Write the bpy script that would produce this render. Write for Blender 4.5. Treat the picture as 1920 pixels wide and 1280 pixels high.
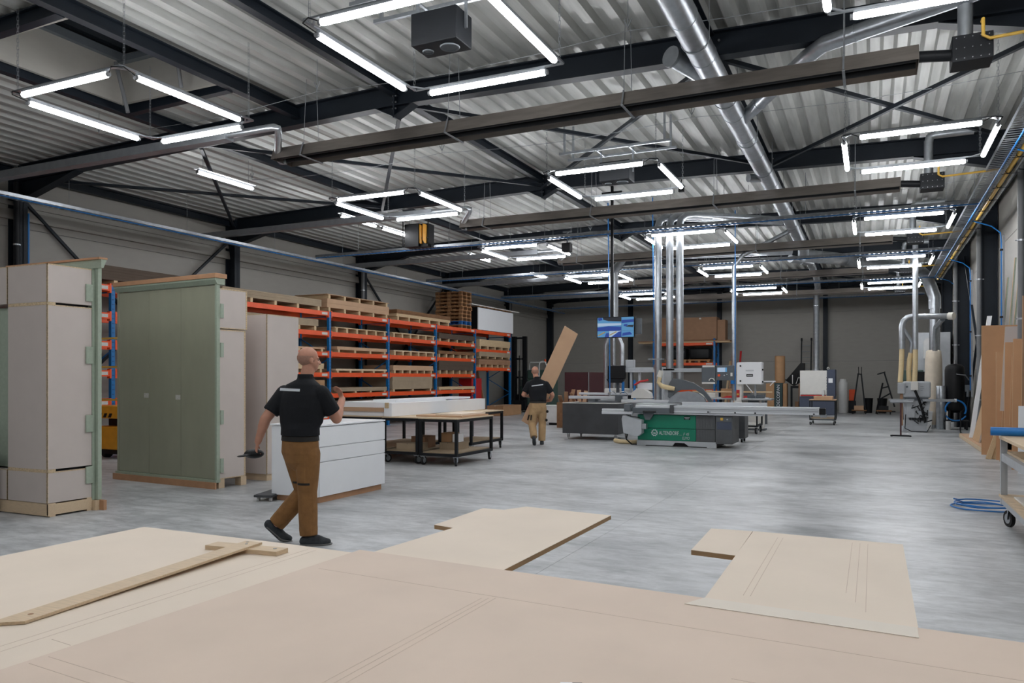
import bpy, bmesh, math, random
from mathutils import Vector, Matrix
random.seed(7)
for o in list(bpy.data.objects): bpy.data.objects.remove(o)
SC = bpy.context.scene
COL = SC.collection
# ------------------------------------------------------------------ camera, world, exposure
YAW = math.atan(677/1450.)
cam = bpy.data.cameras.new('camera'); camo = bpy.data.objects.new('camera', cam); COL.objects.link(camo)
camo.location = (0, 0, 1.55); camo.rotation_euler = (math.pi/2, 0, YAW)
cam.sensor_width = 36; cam.lens = 36*1450/1920.; cam.shift_y = 69/1920.
cam.clip_start = .05; cam.clip_end = 200
SC.camera = camo
W = bpy.data.worlds.new('world'); SC.world = W; W.use_nodes = True
W.node_tree.nodes['Background'].inputs[0].default_value = (.42, .5, .62, 1)
W.node_tree.nodes['Background'].inputs[1].default_value = .12
SC.view_settings.view_transform = 'Standard'; SC.view_settings.look = 'None'
SC.view_settings.exposure = 0.0; SC.view_settings.gamma = 1; SC.view_settings.use_curve_mapping = False
LAMP = 40.0            # emission of the LED tubes

# ------------------------------------------------------------------ materials
def lin(c):
    return tuple(((v/255.)/12.92 if v/255. < .04045 else ((v/255.+.055)/1.055)**2.4) for v in c)
MATS = {}
def mat(name, rgb, rough=.5, metal=0., var=.08, scale=6., stretch=(1, 1, 1), bump=0., spec=.5, bscale=None):
    """procedural material: base colour with noise variation, optional fine relief"""
    m = bpy.data.materials.new(name); m.use_nodes = True; MATS[name] = m
    nt = m.node_tree; b = nt.nodes['Principled BSDF']
    c = lin(rgb)
    b.inputs['Roughness'].default_value = rough; b.inputs['Metallic'].default_value = metal
    b.inputs['Specular IOR Level'].default_value = spec
    tc = nt.nodes.new('ShaderNodeTexCoord'); mp = nt.nodes.new('ShaderNodeMapping'); mp.inputs['Scale'].default_value = stretch
    nt.links.new(tc.outputs['Object'], mp.inputs[0])
    nz = nt.nodes.new('ShaderNodeTexNoise'); nz.inputs['Scale'].default_value = scale; nz.inputs['Detail'].default_value = 5
    nt.links.new(mp.outputs[0], nz.inputs['Vector'])
    rp = nt.nodes.new('ShaderNodeValToRGB')
    rp.color_ramp.elements[0].position = .3; rp.color_ramp.elements[1].position = .7
    rp.color_ramp.elements[0].color = tuple(max(0, v*(1-var)) for v in c)+(1,)
    rp.color_ramp.elements[1].color = tuple(min(1, v*(1+var)) for v in c)+(1,)
    nt.links.new(nz.outputs['Fac'], rp.inputs[0]); nt.links.new(rp.outputs[0], b.inputs['Base Color'])
    if bump:
        n2 = nt.nodes.new('ShaderNodeTexNoise'); n2.inputs['Scale'].default_value = bscale or scale*6; n2.inputs['Detail'].default_value = 3
        nt.links.new(mp.outputs[0], n2.inputs['Vector'])
        bp = nt.nodes.new('ShaderNodeBump'); bp.inputs['Strength'].default_value = bump; bp.inputs['Distance'].default_value = .01
        nt.links.new(n2.outputs['Fac'], bp.inputs['Height']); nt.links.new(bp.outputs[0], b.inputs['Normal'])
    return name
def emis(name, rgb, s, bc=.8):
    m = bpy.data.materials.new(name); m.use_nodes = True; MATS[name] = m
    b = m.node_tree.nodes['Principled BSDF']
    b.inputs['Base Color'].default_value = (bc, bc, bc, 1)
    b.inputs['Emission Color'].default_value = lin(rgb)+(1,); b.inputs['Emission Strength'].default_value = s
    return name
def concrete(name):
    m = bpy.data.materials.new(name); m.use_nodes = True; MATS[name] = m
    nt = m.node_tree; b = nt.nodes['Principled BSDF']; L = nt.links.new
    geo = nt.nodes.new('ShaderNodeNewGeometry')
    def noise(sc, det, st=(1, 1, 1), dist=0, ro=.5):
        mp = nt.nodes.new('ShaderNodeMapping'); mp.inputs['Scale'].default_value = st; L(geo.outputs['Position'], mp.inputs[0])
        n = nt.nodes.new('ShaderNodeTexNoise'); n.inputs['Scale'].default_value = sc; n.inputs['Detail'].default_value = det
        n.inputs['Distortion'].default_value = dist; n.inputs['Roughness'].default_value = ro; L(mp.outputs[0], n.inputs['Vector']); return n
    def ramp(n, p0, c0, p1, c1):
        r = nt.nodes.new('ShaderNodeValToRGB'); e = r.color_ramp.elements
        e[0].position = p0; e[1].position = p1; e[0].color = c0+(1,); e[1].color = c1+(1,); L(n.outputs['Fac'], r.inputs[0]); return r
    def mul(a, c, f=1.):
        x = nt.nodes.new('ShaderNodeMix'); x.data_type = 'RGBA'; x.blend_type = 'MULTIPLY'; x.inputs[0].default_value = f
        L(a.outputs[0] if 'Color' in a.outputs else a.outputs[2], x.inputs[6]); L(c.outputs[0], x.inputs[7]); return x
    big = ramp(noise(.16, 3, (1, 1, 1), 0), .32, lin((172, 174, 175)), .66, lin((206, 208, 209)))
    mid = ramp(noise(.8, 12, (.8, 1.3, 1), 0, .7), .38, (.62, .63, .635), .56, (1.04, 1.04, 1.04))
    fine = ramp(noise(5, 10, (.6, 1.7, 1), 0, .7), .38, (.70, .70, .70), .58, (1.05, 1.05, 1.05))
    wear = ramp(noise(.5, 12, (1, 1.1, 1), 0, .75), .53, (1, 1, 1), .66, (.64, .66, .67))
    x = mul(big, mid, .9); x = mul(x, fine, .8); x = mul(x, wear, .85)
    L(x.outputs[2], b.inputs['Base Color'])
    rr = ramp(noise(.5, 5, (1, 1.3, 1), 0), .3, (.32, .32, .32), .7, (.46, .46, .46)); L(rr.outputs[0], b.inputs['Roughness'])
    bp = nt.nodes.new('ShaderNodeBump'); bp.inputs['Strength'].default_value = .08; bp.inputs['Distance'].default_value = .01
    L(noise(30, 5).outputs['Fac'], bp.inputs['Height']); L(bp.outputs[0], b.inputs['Normal'])
    return name
concrete('concrete')
mat('joint', (128, 130, 131), .9)
mat('wall', (158, 155, 148), .6, 0, .03, 3, (1, 1, 3), .05, bscale=60)
mat('deck', (190, 191, 187), .4, .25, .10, 3, (6, .5, 1), .05)
mat('steel', (24, 31, 39), .5, 0, .12, 4, spec=.3)
mat('steelblack', (19, 22, 26), .55, 0, .15, 5, spec=.3)
mat('bolt', (150, 152, 155), .35, .8)
mat('galv', (176, 181, 186), .33, .85, .12, 9, (1, 1, 1), .03)
mat('galvdull', (150, 154, 158), .5, .6, .10, 7)
mat('alu', (212, 215, 219), .34, .2, .03, 10, (1, 20, 20))
mat('chrome', (190, 192, 195), .15, 1., .05)
mat('inox', (138, 130, 124), .32, .75, .12, 3, (1, 6, 6))
mat('orange', (232, 84, 28), .45, 0, .06, 5)
mat('blue', (0, 104, 168), .45, 0, .08, 5)
mat('hoseblue', (24, 116, 190), .4, 0, .05)
mat('yellow', (212, 170, 70), .45, 0, .06)
mat('yellowmach', (226, 160, 40), .5, 0, .08)
mat('mdf', (196, 160, 128), .72, 0, .05, 3, (1, 1, 1), .03, bscale=300)
mat('mdfbrown', (202, 156, 116), .72, 0, .05, 3)
mat('mdfpale', (234, 219, 201), .7, 0, .035, 2.5, (1, 1, 1), .02, bscale=300)
mat('mdftable', (224, 204, 186), .66, 0, .035, 3.5, (1, 1, 1), .02, bscale=300)
mat('mdfdark', (156, 120, 92), .75, 0, .08, 4)
mat('mdfedge', (186, 152, 114), .8, 0, .1, 8, (1, 1, 20))
mat('plyedge', (206, 184, 154), .75, 0, .18, 12, (1, 1, 25))
mat('beech', (214, 190, 158), .55, 0, .10, 14, (1, 14, 14), .04)
mat('pine', (206, 180, 142), .7, 0, .12, 10, (12, 1, 12), .05)
mat('pallet', (172, 126, 84), .8, 0, .16, 9, (1, 10, 10), .08)
mat('palletdark', (128, 92, 62), .85, 0, .16, 9)
mat('palletblue', (30, 100, 170), .7, 0, .12)
mat('boardgrey', (160, 142, 118), .75, 0, .08, 4)
mat('boarddark', (86, 72, 60), .8, 0, .1, 4)
mat('cardboard', (170, 132, 96), .8, 0, .07, 5)
mat('melamine', (204, 193, 186), .5, 0, .02, 5)
mat('chipedge', (206, 184, 150), .85, 0, .25, 60)
mat('greendoor', (157, 158, 138), .34, 0, .05, 5, (1, 1, .4), .02, bscale=200)
mat('greenpale', (164, 176, 158), .6, 0, .06, 30)
mat('plinth', (186, 142, 108), .7, 0, .08, 9)
mat('white', (243, 245, 248), .35, 0, .01)
mat('stripwhite', (232, 222, 208), .7, 0, .03)
mat('offwhite', (224, 222, 216), .5, 0, .03)
mat('black', (17, 18, 20), .5, 0, .15, spec=.3)
mat('rubber', (24, 24, 25), .75, 0, .1)
mat('darkpanel', (66, 68, 71), .6, 0, .12, 4)
mat('greymach', (176, 180, 184), .5, 0, .05)
mat('greydark', (92, 98, 103), .5, 0, .06)
mat('sawrib', (88, 90, 92), .55, 0, .08, 8)
mat('sawgreen', (0, 120, 92), .42, 0, .04)
mat('navy', (66, 74, 92), .5, 0, .05)
mat('maroon', (66, 26, 32), .5, 0, .1, 5)
mat('red', (190, 34, 36), .45)
mat('pvcgrey', (112, 114, 116), .5, 0, .05)
mat('pvccream', (212, 208, 198), .5, 0, .04)
mat('hosebeige', (222, 200, 156), .6, 0, .08, 20, (1, 1, 6))
mat('sack', (214, 202, 184), .85, 0, .08, 5, (1, 1, 1), .3, bscale=9)
mat('plasticwhite', (216, 216, 214), .5, 0, .04)
mat('decogreen', (26, 52, 52), .5)
mat('forkgreen', (70, 92, 84), .5)
mat('skin', (196, 142, 118), .55, 0, .06, 18)
mat('navyshirt', (12, 15, 21), .9, 0, .2, 14, (1, 1, 1), .15, bscale=60)
mat('trousersbrown', (138, 98, 56), .9, 0, .14, 12, (1, 1, 1), .9, bscale=16)
mat('trouserstan', (172, 142, 104), .9, 0, .10, 12, (1, 1, 1), .35, bscale=22)
mat('shoe', (52, 56, 60), .8, 0, .25, 30)
mat('sole', (110, 110, 108), .8)
mat('belt', (30, 27, 24), .7)
mat('print', (206, 210, 214), .7, 0, .03)
mat('pencil', (208, 188, 170), .9)
mat('glassdark', (30, 34, 38), .08, 0, .05)
mat('sticker', (205, 205, 200), .7, 0, .15, 60)
emis('led', (248, 250, 254), LAMP)
emis('screencyan', (96, 170, 226), .55, .02)
emis('screenblue', (8, 66, 170), .6, .02)
emis('screenwhite', (190, 216, 244), .62, .02)
emis('screendark', (10, 18, 40), .4, .02)
def M(n): return MATS[n]

# ------------------------------------------------------------------ mesh builder
class MB:
    def __init__(s): s.v = []; s.f = []
    def add(s, vs, fs):
        k = len(s.v); s.v += [tuple(v) for v in vs]; s.f += [tuple(i+k for i in f) for f in fs]; return s
    def box(s, x0, x1, y0, y1, z0, z1):
        return s.add([(x0,y0,z0),(x1,y0,z0),(x1,y1,z0),(x0,y1,z0),(x0,y0,z1),(x1,y0,z1),(x1,y1,z1),(x0,y1,z1)],
                     [(3,2,1,0),(4,5,6,7),(0,1,5,4),(1,2,6,5),(2,3,7,6),(3,0,4,7)])
    def bbox(s, x0, x1, y0, y1, z0, z1, b):
        """box with chamfered edges"""
        bm = bmesh.new(); bmesh.ops.create_cube(bm, size=1)
        bmesh.ops.scale(bm, vec=(x1-x0, y1-y0, z1-z0), verts=bm.verts)
        bmesh.ops.translate(bm, vec=((x0+x1)/2, (y0+y1)/2, (z0+z1)/2), verts=bm.verts)
        bmesh.ops.bevel(bm, geom=list(bm.edges), offset=b, segments=2, affect='EDGES', profile=.5)
        return s.bm(bm)
    def bm(s, bm, free=True):
        bm.verts.index_update(); k = len(s.v)
        s.v += [tuple(v.co) for v in bm.verts]; s.f += [tuple(v.index+k for v in f.verts) for f in bm.faces]
        if free: bm.free()
        return s
    def bar(s, p0, p1, w, h, up=(0, 0, 1)):
        """square bar from p0 to p1, w across, h along up"""
        p0 = Vector(p0); p1 = Vector(p1); d = (p1-p0).normalized(); u = Vector(up)
        if abs(d.dot(u)) > .98: u = Vector((0, 1, 0))
        r = d.cross(u).normalized(); u = r.cross(d).normalized()
        vs = []
        for p in (p0, p1):
            for a, b in ((-1,-1),(1,-1),(1,1),(-1,1)): vs.append(p+r*(a*w/2)+u*(b*h/2))
        return s.add(vs, [(0,1,2,3),(7,6,5,4),(0,4,5,1),(1,5,6,2),(2,6,7,3),(3,7,4,0)])
    def cyl(s, p0, p1, r, r2=None, n=12, cap=True):
        p0 = Vector(p0); p1 = Vector(p1); r2 = r if r2 is None else r2; d = (p1-p0).normalized()
        a = Vector((0,0,1)) if abs(d.z) < .9 else Vector((1,0,0)); x = d.cross(a).normalized(); y = d.cross(x)
        vs = []
        for p, q in ((p0, r), (p1, r2)):
            for i in range(n):
                t = 2*math.pi*i/n; vs.append(p+x*(q*math.cos(t))+y*(q*math.sin(t)))
        fs = [(i, (i+1) % n, n+(i+1) % n, n+i) for i in range(n)]
        if cap: fs += [tuple(range(n-1, -1, -1)), tuple(range(n, 2*n))]
        return s.add(vs, fs)
    def tube(s, pts, r, n=8, cap=True, closed=False):
        """round tube along a path; r may be a list"""
        P = [Vector(p) for p in pts]; m = len(P); R = r if isinstance(r, (list, tuple)) else [r]*m
        vs = []; prev = None
        for i, p in enumerate(P):
            if closed: d = (P[(i+1) % m]-P[i-1])
            else: d = P[min(i+1, m-1)]-P[max(i-1, 0)]
            d.normalize()
            if prev is None:
                a = Vector((0,0,1)) if abs(d.z) < .9 else Vector((1,0,0)); x = d.cross(a).normalized()
            else: x = (prev-d*prev.dot(d)).normalized()
            prev = x; y = d.cross(x)
            for k in range(n):
                t = 2*math.pi*k/n; vs.append(p+x*(R[i]*math.cos(t))+y*(R[i]*math.sin(t)))
        fs = []
        for i in range(m if closed else m-1):
            j = (i+1) % m
            for k in range(n): fs.append((i*n+k, i*n+(k+1) % n, j*n+(k+1) % n, j*n+k))
        if cap and not closed: fs += [tuple(range(n-1, -1, -1)), tuple(range((m-1)*n, m*n))]
        return s.add(vs, fs)
    def prism(s, poly, axis, a, b):
        """extrude a 2-D polygon along axis 'x','y' or 'z' from a to b"""
        def q(p, t): return {'x': (t, p[0], p[1]), 'y': (p[0], t, p[1]), 'z': (p[0], p[1], t)}[axis]
        n = len(poly)
        return s.add([q(p, a) for p in poly]+[q(p, b) for p in poly],
                     [tuple(range(n-1, -1, -1)), tuple(range(n, 2*n))]+[(i, (i+1) % n, n+(i+1) % n, n+i) for i in range(n)])
    def lathe(s, prof, c=(0, 0, 0), n=20):
        """profile [(r,z)...] turned about the vertical through c"""
        vs = []; m = len(prof)
        for r, z in prof:
            for k in range(n):
                t = 2*math.pi*k/n; vs.append((c[0]+r*math.cos(t), c[1]+r*math.sin(t), c[2]+z))
        fs = [(i*n+k, i*n+(k+1) % n, (i+1)*n+(k+1) % n, (i+1)*n+k) for i in range(m-1) for k in range(n)]
        fs += [tuple(range(n-1, -1, -1)), tuple(range((m-1)*n, m*n))]
        return s.add(vs, fs)
    def ibeam(s, p0, p1, h, w, tf=.018, tw=.012, h2=None):
        """I-section with top flange along p0-p1 (points lie on the top face), height h (h2 at p1)"""
        p0 = Vector(p0); p1 = Vector(p1); d = (p1-p0).normalized()
        up = Vector((0,0,1)) if abs(d.z) < .9 else Vector((1,0,0))
        r = d.cross(up).normalized(); u = r.cross(d).normalized(); h2 = h if h2 is None else h2
        for (x0, x1, fa, fb) in ((-w/2, w/2, 0, 'tf'), (-tw/2, tw/2, 'tf', 'h-tf'), (-w/2, w/2, 'h-tf', 'h')):
            vs = []
            for p, H in ((p0, h), (p1, h2)):
                val = {0: 0, 'tf': tf, 'h-tf': H-tf, 'h': H}
                for x, z in ((x0, val[fa]), (x1, val[fa]), (x1, val[fb]), (x0, val[fb])): vs.append(p+r*x-u*z)
            s.add(vs, [(0,1,2,3),(7,6,5,4),(0,4,5,1),(1,5,6,2),(2,6,7,3),(3,7,4,0)])
        return s
    def mesh(s, name, m, smooth=False, off=None):
        me = bpy.data.meshes.new(name)
        vs = s.v if off is None else [(v[0]-off[0], v[1]-off[1], v[2]-off[2]) for v in s.v]
        me.from_pydata(vs, [], s.f); me.update()
        bm = bmesh.new(); bm.from_mesh(me); bmesh.ops.recalc_face_normals(bm, faces=bm.faces); bm.to_mesh(me); bm.free()
        if smooth: sharp(me, smooth)
        me.materials.append(M(m) if isinstance(m, str) else m); return me
def sharp(me, ang):
    me.polygons.foreach_set('use_smooth', [True]*len(me.polygons))
    if isinstance(ang, (int, float)) and not isinstance(ang, bool): me.set_sharp_from_angle(angle=math.radians(ang))
    else: me.set_sharp_from_angle(angle=math.radians(40))
def link(name, me, parent=None, loc=(0, 0, 0)):
    o = bpy.data.objects.new(name, me); COL.objects.link(o); o.parent = parent; o.location = loc; return o
def tag(o, label=None, cat=None, group=None, kind=None):
    if label: o['label'] = label
    if cat: o['category'] = cat
    if group: o['group'] = group
    if kind: o['kind'] = kind
    return o
def thing(name, label, cat, loc=(0, 0, 0), rotz=0, group=None):
    o = bpy.data.objects.new(name, None); COL.objects.link(o); o.location = loc; o.rotation_euler = (0, 0, rotz)
    o.empty_display_size = .1
    return tag(o, label, cat, group)
def base(o):
    while o.parent: o = o.parent
    return tuple(o.location)
def part(parent, name, mb, m, smooth=False, label=None, local=False, kind=None):
    """a child mesh; its points are given in world axes unless local (then relative to the thing's base)"""
    me = mb.mesh(name, m, smooth, None if local else base(parent))
    o = link(name, me, parent)
    if label: o['label'] = label
    if kind: o['kind'] = kind
    return o
def solo(name, mb, m, label, cat, group=None, smooth=False, loc=None):
    loc = loc or mb.v[0]
    return tag(link(name, mb.mesh(name, m, smooth, loc), None, loc), label, cat, group)
def struct(name, mb=None, m=None, smooth=False):
    if mb is None: o = bpy.data.objects.new(name, None); COL.objects.link(o)
    else: o = link(name, mb.mesh(name, m, smooth))
    o['kind'] = 'structure'; return o
def copy_tree(o, parent=None, loc=None, rotz=None, label=None):
    c = o.copy(); COL.objects.link(c); c.parent = parent
    if loc is not None: c.location = loc
    if rotz is not None: c.rotation_euler = (0, 0, rotz)
    if label: c['label'] = label
    for ch in list(o.children): copy_tree(ch, c)
    return c
def B(*a): return MB().box(*a)
def arc(c, r, a0, a1, n, plane='xz'):
    out = []
    for i in range(n+1):
        t = math.radians(a0+(a1-a0)*i/n); p, q = r*math.cos(t), r*math.sin(t)
        out.append({'xz': (c[0]+p, c[1], c[2]+q), 'yz': (c[0], c[1]+p, c[2]+q), 'xy': (c[0]+p, c[1]+q, c[2])}[plane])
    return out
def text_part(parent, name, s, size, m, mw, ext=.001, align='LEFT', space=1.0, shear=0):
    """flat lettering as a mesh; mw is its world matrix"""
    cu = bpy.data.curves.new(name, 'FONT'); cu.body = s; cu.size = size; cu.extrude = ext; cu.align_x = align
    cu.space_character = space; cu.shear = shear; cu.resolution_u = 3
    t = bpy.data.objects.new('tmp', cu); COL.objects.link(t)
    me = bpy.data.meshes.new_from_object(t.evaluated_get(bpy.context.evaluated_depsgraph_get()))
    bpy.data.objects.remove(t); bpy.data.curves.remove(cu)
    L = Matrix.Translation(-Vector(base(parent))); me.transform(L @ mw)
    me.materials.clear(); me.materials.append(M(m)); return link(name, me, parent)
def ORD(i): return ['first', 'second', 'third', 'fourth', 'fifth', 'sixth', 'seventh', 'eighth', 'ninth', 'tenth', 'eleventh'][i]

# ------------------------------------------------------------------ the hall
XL, XR, XM = -16.5, 2.8, -6.85            # wall faces and ridge
YB, YF = 40.1, -8.0
FR = [-7.74, -1.71, 4.32, 10.35, 16.38, 22.41, 28.44, 34.47, 40.0]
def roofz(x): return 6.2-.2*abs(x-XM)/9.65
# floor: concrete bays with saw-cut joints
fl = struct('floor', B(XL-.4, XR+.4, YF-.3, YB+.4, -.2, -.012), 'joint')
xs = [XL-.3, -12.9, -7.65, -2.42, XR+.3]; ys = [YF-.2, -4.7, 1.3, 7.4, 13.4, 19.4, 25.4, 31.4, YB+.3]
for i in range(4):
    for j in range(8):
        part(fl, 'floor_slab', B(xs[i]+.0015, xs[i+1]-.0015, ys[j]+.0015, ys[j+1]-.0015, -.011, 0), 'concrete', local=True)
# walls: sandwich panels with recessed joints
def wall(name, axis, pos, out, a0, a1, cuts, rows):
    w = struct(name, (B(pos+out*.03, pos+out*.12, a0, a1, 0, 6.6) if axis == 'x' else B(a0, a1, pos+out*.03, pos+out*.12, 0, 6.6)) , 'joint')
    for i in range(len(cuts)-1):
        for j in range(len(rows)-1):
            g = .006
            a, b, z0, z1 = cuts[i]+.002, cuts[i+1]-.002, rows[j]+g, rows[j+1]-g
            lo, hi = min(pos, pos+out*.03), max(pos, pos+out*.03)
            mb = B(lo, hi, a, b, z0, z1) if axis == 'x' else B(a, b, lo, hi, z0, z1)
            part(w, 'wall_panel', mb, 'wall', local=True)
    return w
rows = [0, 2.38, 4.75, 6.6]
wl = wall('wall_left', 'x', XL, -1, YF, YB, [YF]+FR[1:-1]+[YB], rows)
wr = wall('wall_right', 'x', XR, 1, YF, YB, [YF]+FR[1:-1]+[YB], rows)
wb = wall('wall_back', 'y', YB, 1, XL, XR, [XL, -11.69, -7.05, -2.07, XR], rows)
wf = wall('wall_front', 'y', YF, -1, XL, XR, [XL, -11.69, -7.05, -2.07, XR], rows)
# horizontal cladding rails high on the left wall
for z0, z1, dx in ((4.9, 5.12, .10), (5.2, 5.3, .05)):
    struct('trim_1' if dx > .07 else 'trim_2', MB().prism([(XL, z0), (XL+dx, z0), (XL+dx*.7, z1), (XL, z1)], 'y', YF, YB-.1), 'wall')
# roof deck: trapezoidal steel sheet, ribs along the hall
HX0, HX1, HY0, HY1 = -11.1, -8.95, 6.3, 8.75     # roof hatch opening
def deck():
    P = []; x = XL-.2; pitch = .3333
    while x < XR+.3:
        for dx, dz in ((0, 0), (.12, 0), (.167, .085), (.287, .085)): P.append((x+dx, roofz(x+dx)+dz))
        x += pitch
    mb = MB()
    for y0, y1, hole in ((YF-.2, HY0, 0), (HY0, HY1, 1), (HY1, YB+.3, 0)):
        for a, b in zip(P, P[1:]):
            if hole and a[0] > HX0-.05 and b[0] < HX1+.05: continue
            t = .004
            mb.add([(a[0],y0,a[1]),(b[0],y0,b[1]),(b[0],y1,b[1]),(a[0],y1,a[1])], [(0,1,2,3)])
    return mb
ceil = struct('ceiling', deck(), 'deck')
top = MB()
for a, b in ((XL-.3, HX0), (HX1, XM), (XM, XR+.4)): top.add([(a, YF-.3, roofz(a)+.1), (b, YF-.3, roofz(b)+.1), (b, YB+.4, roofz(b)+.1), (a, YB+.4, roofz(a)+.1), (a, YF-.3, roofz(a)+.25), (b, YF-.3, roofz(b)+.25), (b, YB+.4, roofz(b)+.25), (a, YB+.4, roofz(a)+.25)], [(3,2,1,0),(4,5,6,7),(0,1,5,4),(1,2,6,5),(2,3,7,6),(3,0,4,7)])
for a, b in ((YF-.3, HY0), (HY1, YB+.4)): top.box(HX0, HX1, a, b, roofz(HX0)+.1, roofz(HX0)+.3)
part(ceil, 'roof_insulation', top, 'wall', local=True)
# portal frames
def frame(y):
    f = struct('portal_frame')
    tag(f, label='dark steel portal frame crossing the hall roof')
    for x, s in ((XL, 1), (XR, -1)):
        mb = MB(); w = .20                                    # column, I-section standing against the wall
        xa, xb = x+s*.02, x+s*.36
        mb.box(min(xa, xa+s*.016), max(xa, xa+s*.016), y-w/2, y+w/2, 0, roofz(x)-.02)
        mb.box(min(xb, xb-s*.016), max(xb, xb-s*.016), y-w/2, y+w/2, 0, roofz(x)-.02)
        mb.box(min(xa, xb), max(xa, xb), y-.006, y+.006, 0, roofz(x)-.02)
        mb.box(min(xa, xb)-.03, max(xa, xb)+.03, y-w/2-.03, y+w/2+.03, 0, .025)
        part(f, 'column', mb, 'steel', local=True)
        part(f, 'rafter', MB().ibeam((xb, y, roofz(xb)-.005), (XM, y, roofz(XM)-.005), .34, .19), 'steel', local=True)
        h = MB()                                               # haunch under the rafter at the column
        zt = roofz(xb)-.33; xe = xb+s*1.75
        h.prism([(xb, zt), (xe, roofz(xe)-.34), (xb, zt-.42)], 'y', y-.008, y+.008)
        h.bar((xb, y, zt-.42), (xe, y, roofz(xe)-.35), .19, .016)
        part(f, 'haunch', h, 'steel', local=True)
    p = MB(); z = roofz(XM)-.34
    p.prism([(XM-.36, z+.01), (XM+.36, z+.01), (XM, z-.17)], 'y', y-.008, y+.008)
    p.bar((XM-.36, y, z), (XM, y, z-.18), .19, .014); p.bar((XM+.36, y, z), (XM, y, z-.18), .19, .014)
    p.box(XM-.015, XM+.015, y-.1, y+.1, z-.2, z+.34)
    part(f, 'ridge_plate', p, 'steel', local=True)
    bl = MB()
    for zz in (0, .1, -.1, .2): 
        for dy in (-.07, .07): bl.cyl((XM+.014, y+dy, z+.05+zz), (XM+.035, y+dy, z+.05+zz), .014, n=6); bl.cyl((XM-.014, y+dy, z+.05+zz), (XM-.035, y+dy, z+.05+zz), .014, n=6)
    for xx in (-11.2, -1.95):
        for dx in (-.12, .12): bl.cyl((xx+dx, y-.006, roofz(xx)-.12), (xx+dx, y-.03, roofz(xx)-.12), .016, n=6)
    part(f, 'bolts', bl, 'bolt', local=True, kind='stuff')
for y in FR[:-1]: frame(y)
# gable columns and top rail at the back wall
for x in (-11.69, -7.05, -2.07):
    mb = MB(); yb = YB-.02
    mb.box(x-.1, x+.1, yb-.016, yb, 0, roofz(x)); mb.box(x-.1, x+.1, yb-.26, yb-.244, 0, roofz(x)); mb.box(x-.006, x+.006, yb-.25, yb, 0, roofz(x))
    struct('gable_column', mb, 'steel')
for x0, x1 in ((XL+.02, XM), (XM, XR-.02)):
    struct('gable_beam', MB().ibeam((x0, YB-.25, roofz(x0)-.005), (x1, YB-.25, roofz(x1)-.005), .3, .18), 'steel')
for y in (YB-.15,):
    for x in (XL+.2, XR-.2): struct('corner_column', B(x-.15, x+.15, y-.12, y+.12, 0, 6), 'steel')
# longitudinal beams and eaves beams between the frames
for y0, y1 in zip(FR, FR[1:]):
    for x in (-11.2, XM, -1.95):
        if x == -11.2 and y0 == 4.32: continue
        struct('tie_beam', MB().ibeam((x, y0+.01, roofz(x)-.03), (x, y1-.01, roofz(x)-.03), .16, .12), 'steel')
    for x in (XL+.16, XR-.16): struct('eaves_beam', MB().ibeam((x, y0+.1, roofz(x)-.03), (x, y1-.1, roofz(x)-.03), .18, .14), 'steel')
# bracing in the roof, second bay in view
nodes = [XL+.4, -11.2, XM, -1.95, XR-.4]
for y0, y1 in ((10.35, 16.38), (34.47, 40.0)):
    for a, b in zip(nodes, nodes[1:]):
        za, zb = roofz(a)-.26, roofz(b)-.26
        struct('roof_brace', MB().bar((a, y0+.12, za), (b, y1-.12, zb), .06, .06), 'steel')
        struct('roof_brace', MB().bar((b, y0+.12, zb-.062), (a, y1-.12, za-.062), .06, .06), 'steel')
# cross bracing in the walls
for (y0, y1) in ((10.35, 16.38), (22.41, 28.44)):
    for x, s in ((XL+.1, 1), (XR-.1, -1)):
        struct('wall_brace', MB().bar((x, y0+.1, 5.4), (x, y1-.1, .3), .06, .06), 'steel')
        struct('wall_brace', MB().bar((x+s*.065, y1-.1, 5.4), (x+s*.065, y0+.1, .3), .06, .06), 'steel')
# roof hatch with kerb, trimmers and lid
for x in (-11.2, -8.84): struct('tie_beam', MB().ibeam((x, 4.33, roofz(x)-.02), (x, 10.34, roofz(x)-.02), .2, .14), 'steel')
for y in (6.16, 8.88): struct('tie_beam', MB().ibeam((-11.13, y, roofz(-11.1)-.03), (-8.91, y, roofz(-8.9)-.03), .2, .12), 'steel')
ht = thing('roof_hatch', 'dark glazed roof hatch set into the steel roof deck', 'roof hatch', ((HX0+HX1)/2, (HY0+HY1)/2, 6.1))
k = MB(); t = .06; z0, z1 = 6.0, 6.80
k.box(HX0, HX0+t, HY0, HY1, z0, z1); k.box(HX1-t, HX1, HY0, HY1, z0, z1); k.box(HX0+t, HX1-t, HY0, HY0+t, z0, z1); k.box(HX0+t, HX1-t, HY1-t, HY1, z0, z1)
part(ht, 'kerb', k, 'wall')
part(ht, 'glass_lid', B(HX0, HX1, HY0, HY1, 6.82, 6.85), 'glassdark')
k = MB()
for x in (HX0+.09, HX1-.09, (HX0+HX1)/2): k.bar((x, HY0+.07, 6.72), (x, HY1-.07, 6.72), .12, .12)
for y in (HY0+.1, HY1-.1): k.bar((HX0+.07, y, 6.68), (HX1-.07, y, 6.68), .12, .1)
part(ht, 'lid_frame', k, 'greydark')
part(ht, 'opening_arm', MB().cyl((HX0+.35, HY1-.4, 6.5), (HX0+.5, HY1-.3, 5.72), .03), 'pvcgrey', True)
part(ht, 'opening_arm', MB().cyl((HX1-.5, HY1-.4, 6.5), (HX1-.55, HY1-.25, 5.95), .03), 'pvcgrey', True)
part(ht, 'cable', MB().tube([(HX1-.2, HY0+.9, 6.5), (HX1-.1, HY0+1.2, 6.25), (HX1-.15, HY0+1.5, 6.1), (HX1-.02, HY0+1.8, 6.12)], .012, 6), 'orange', True)

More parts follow.
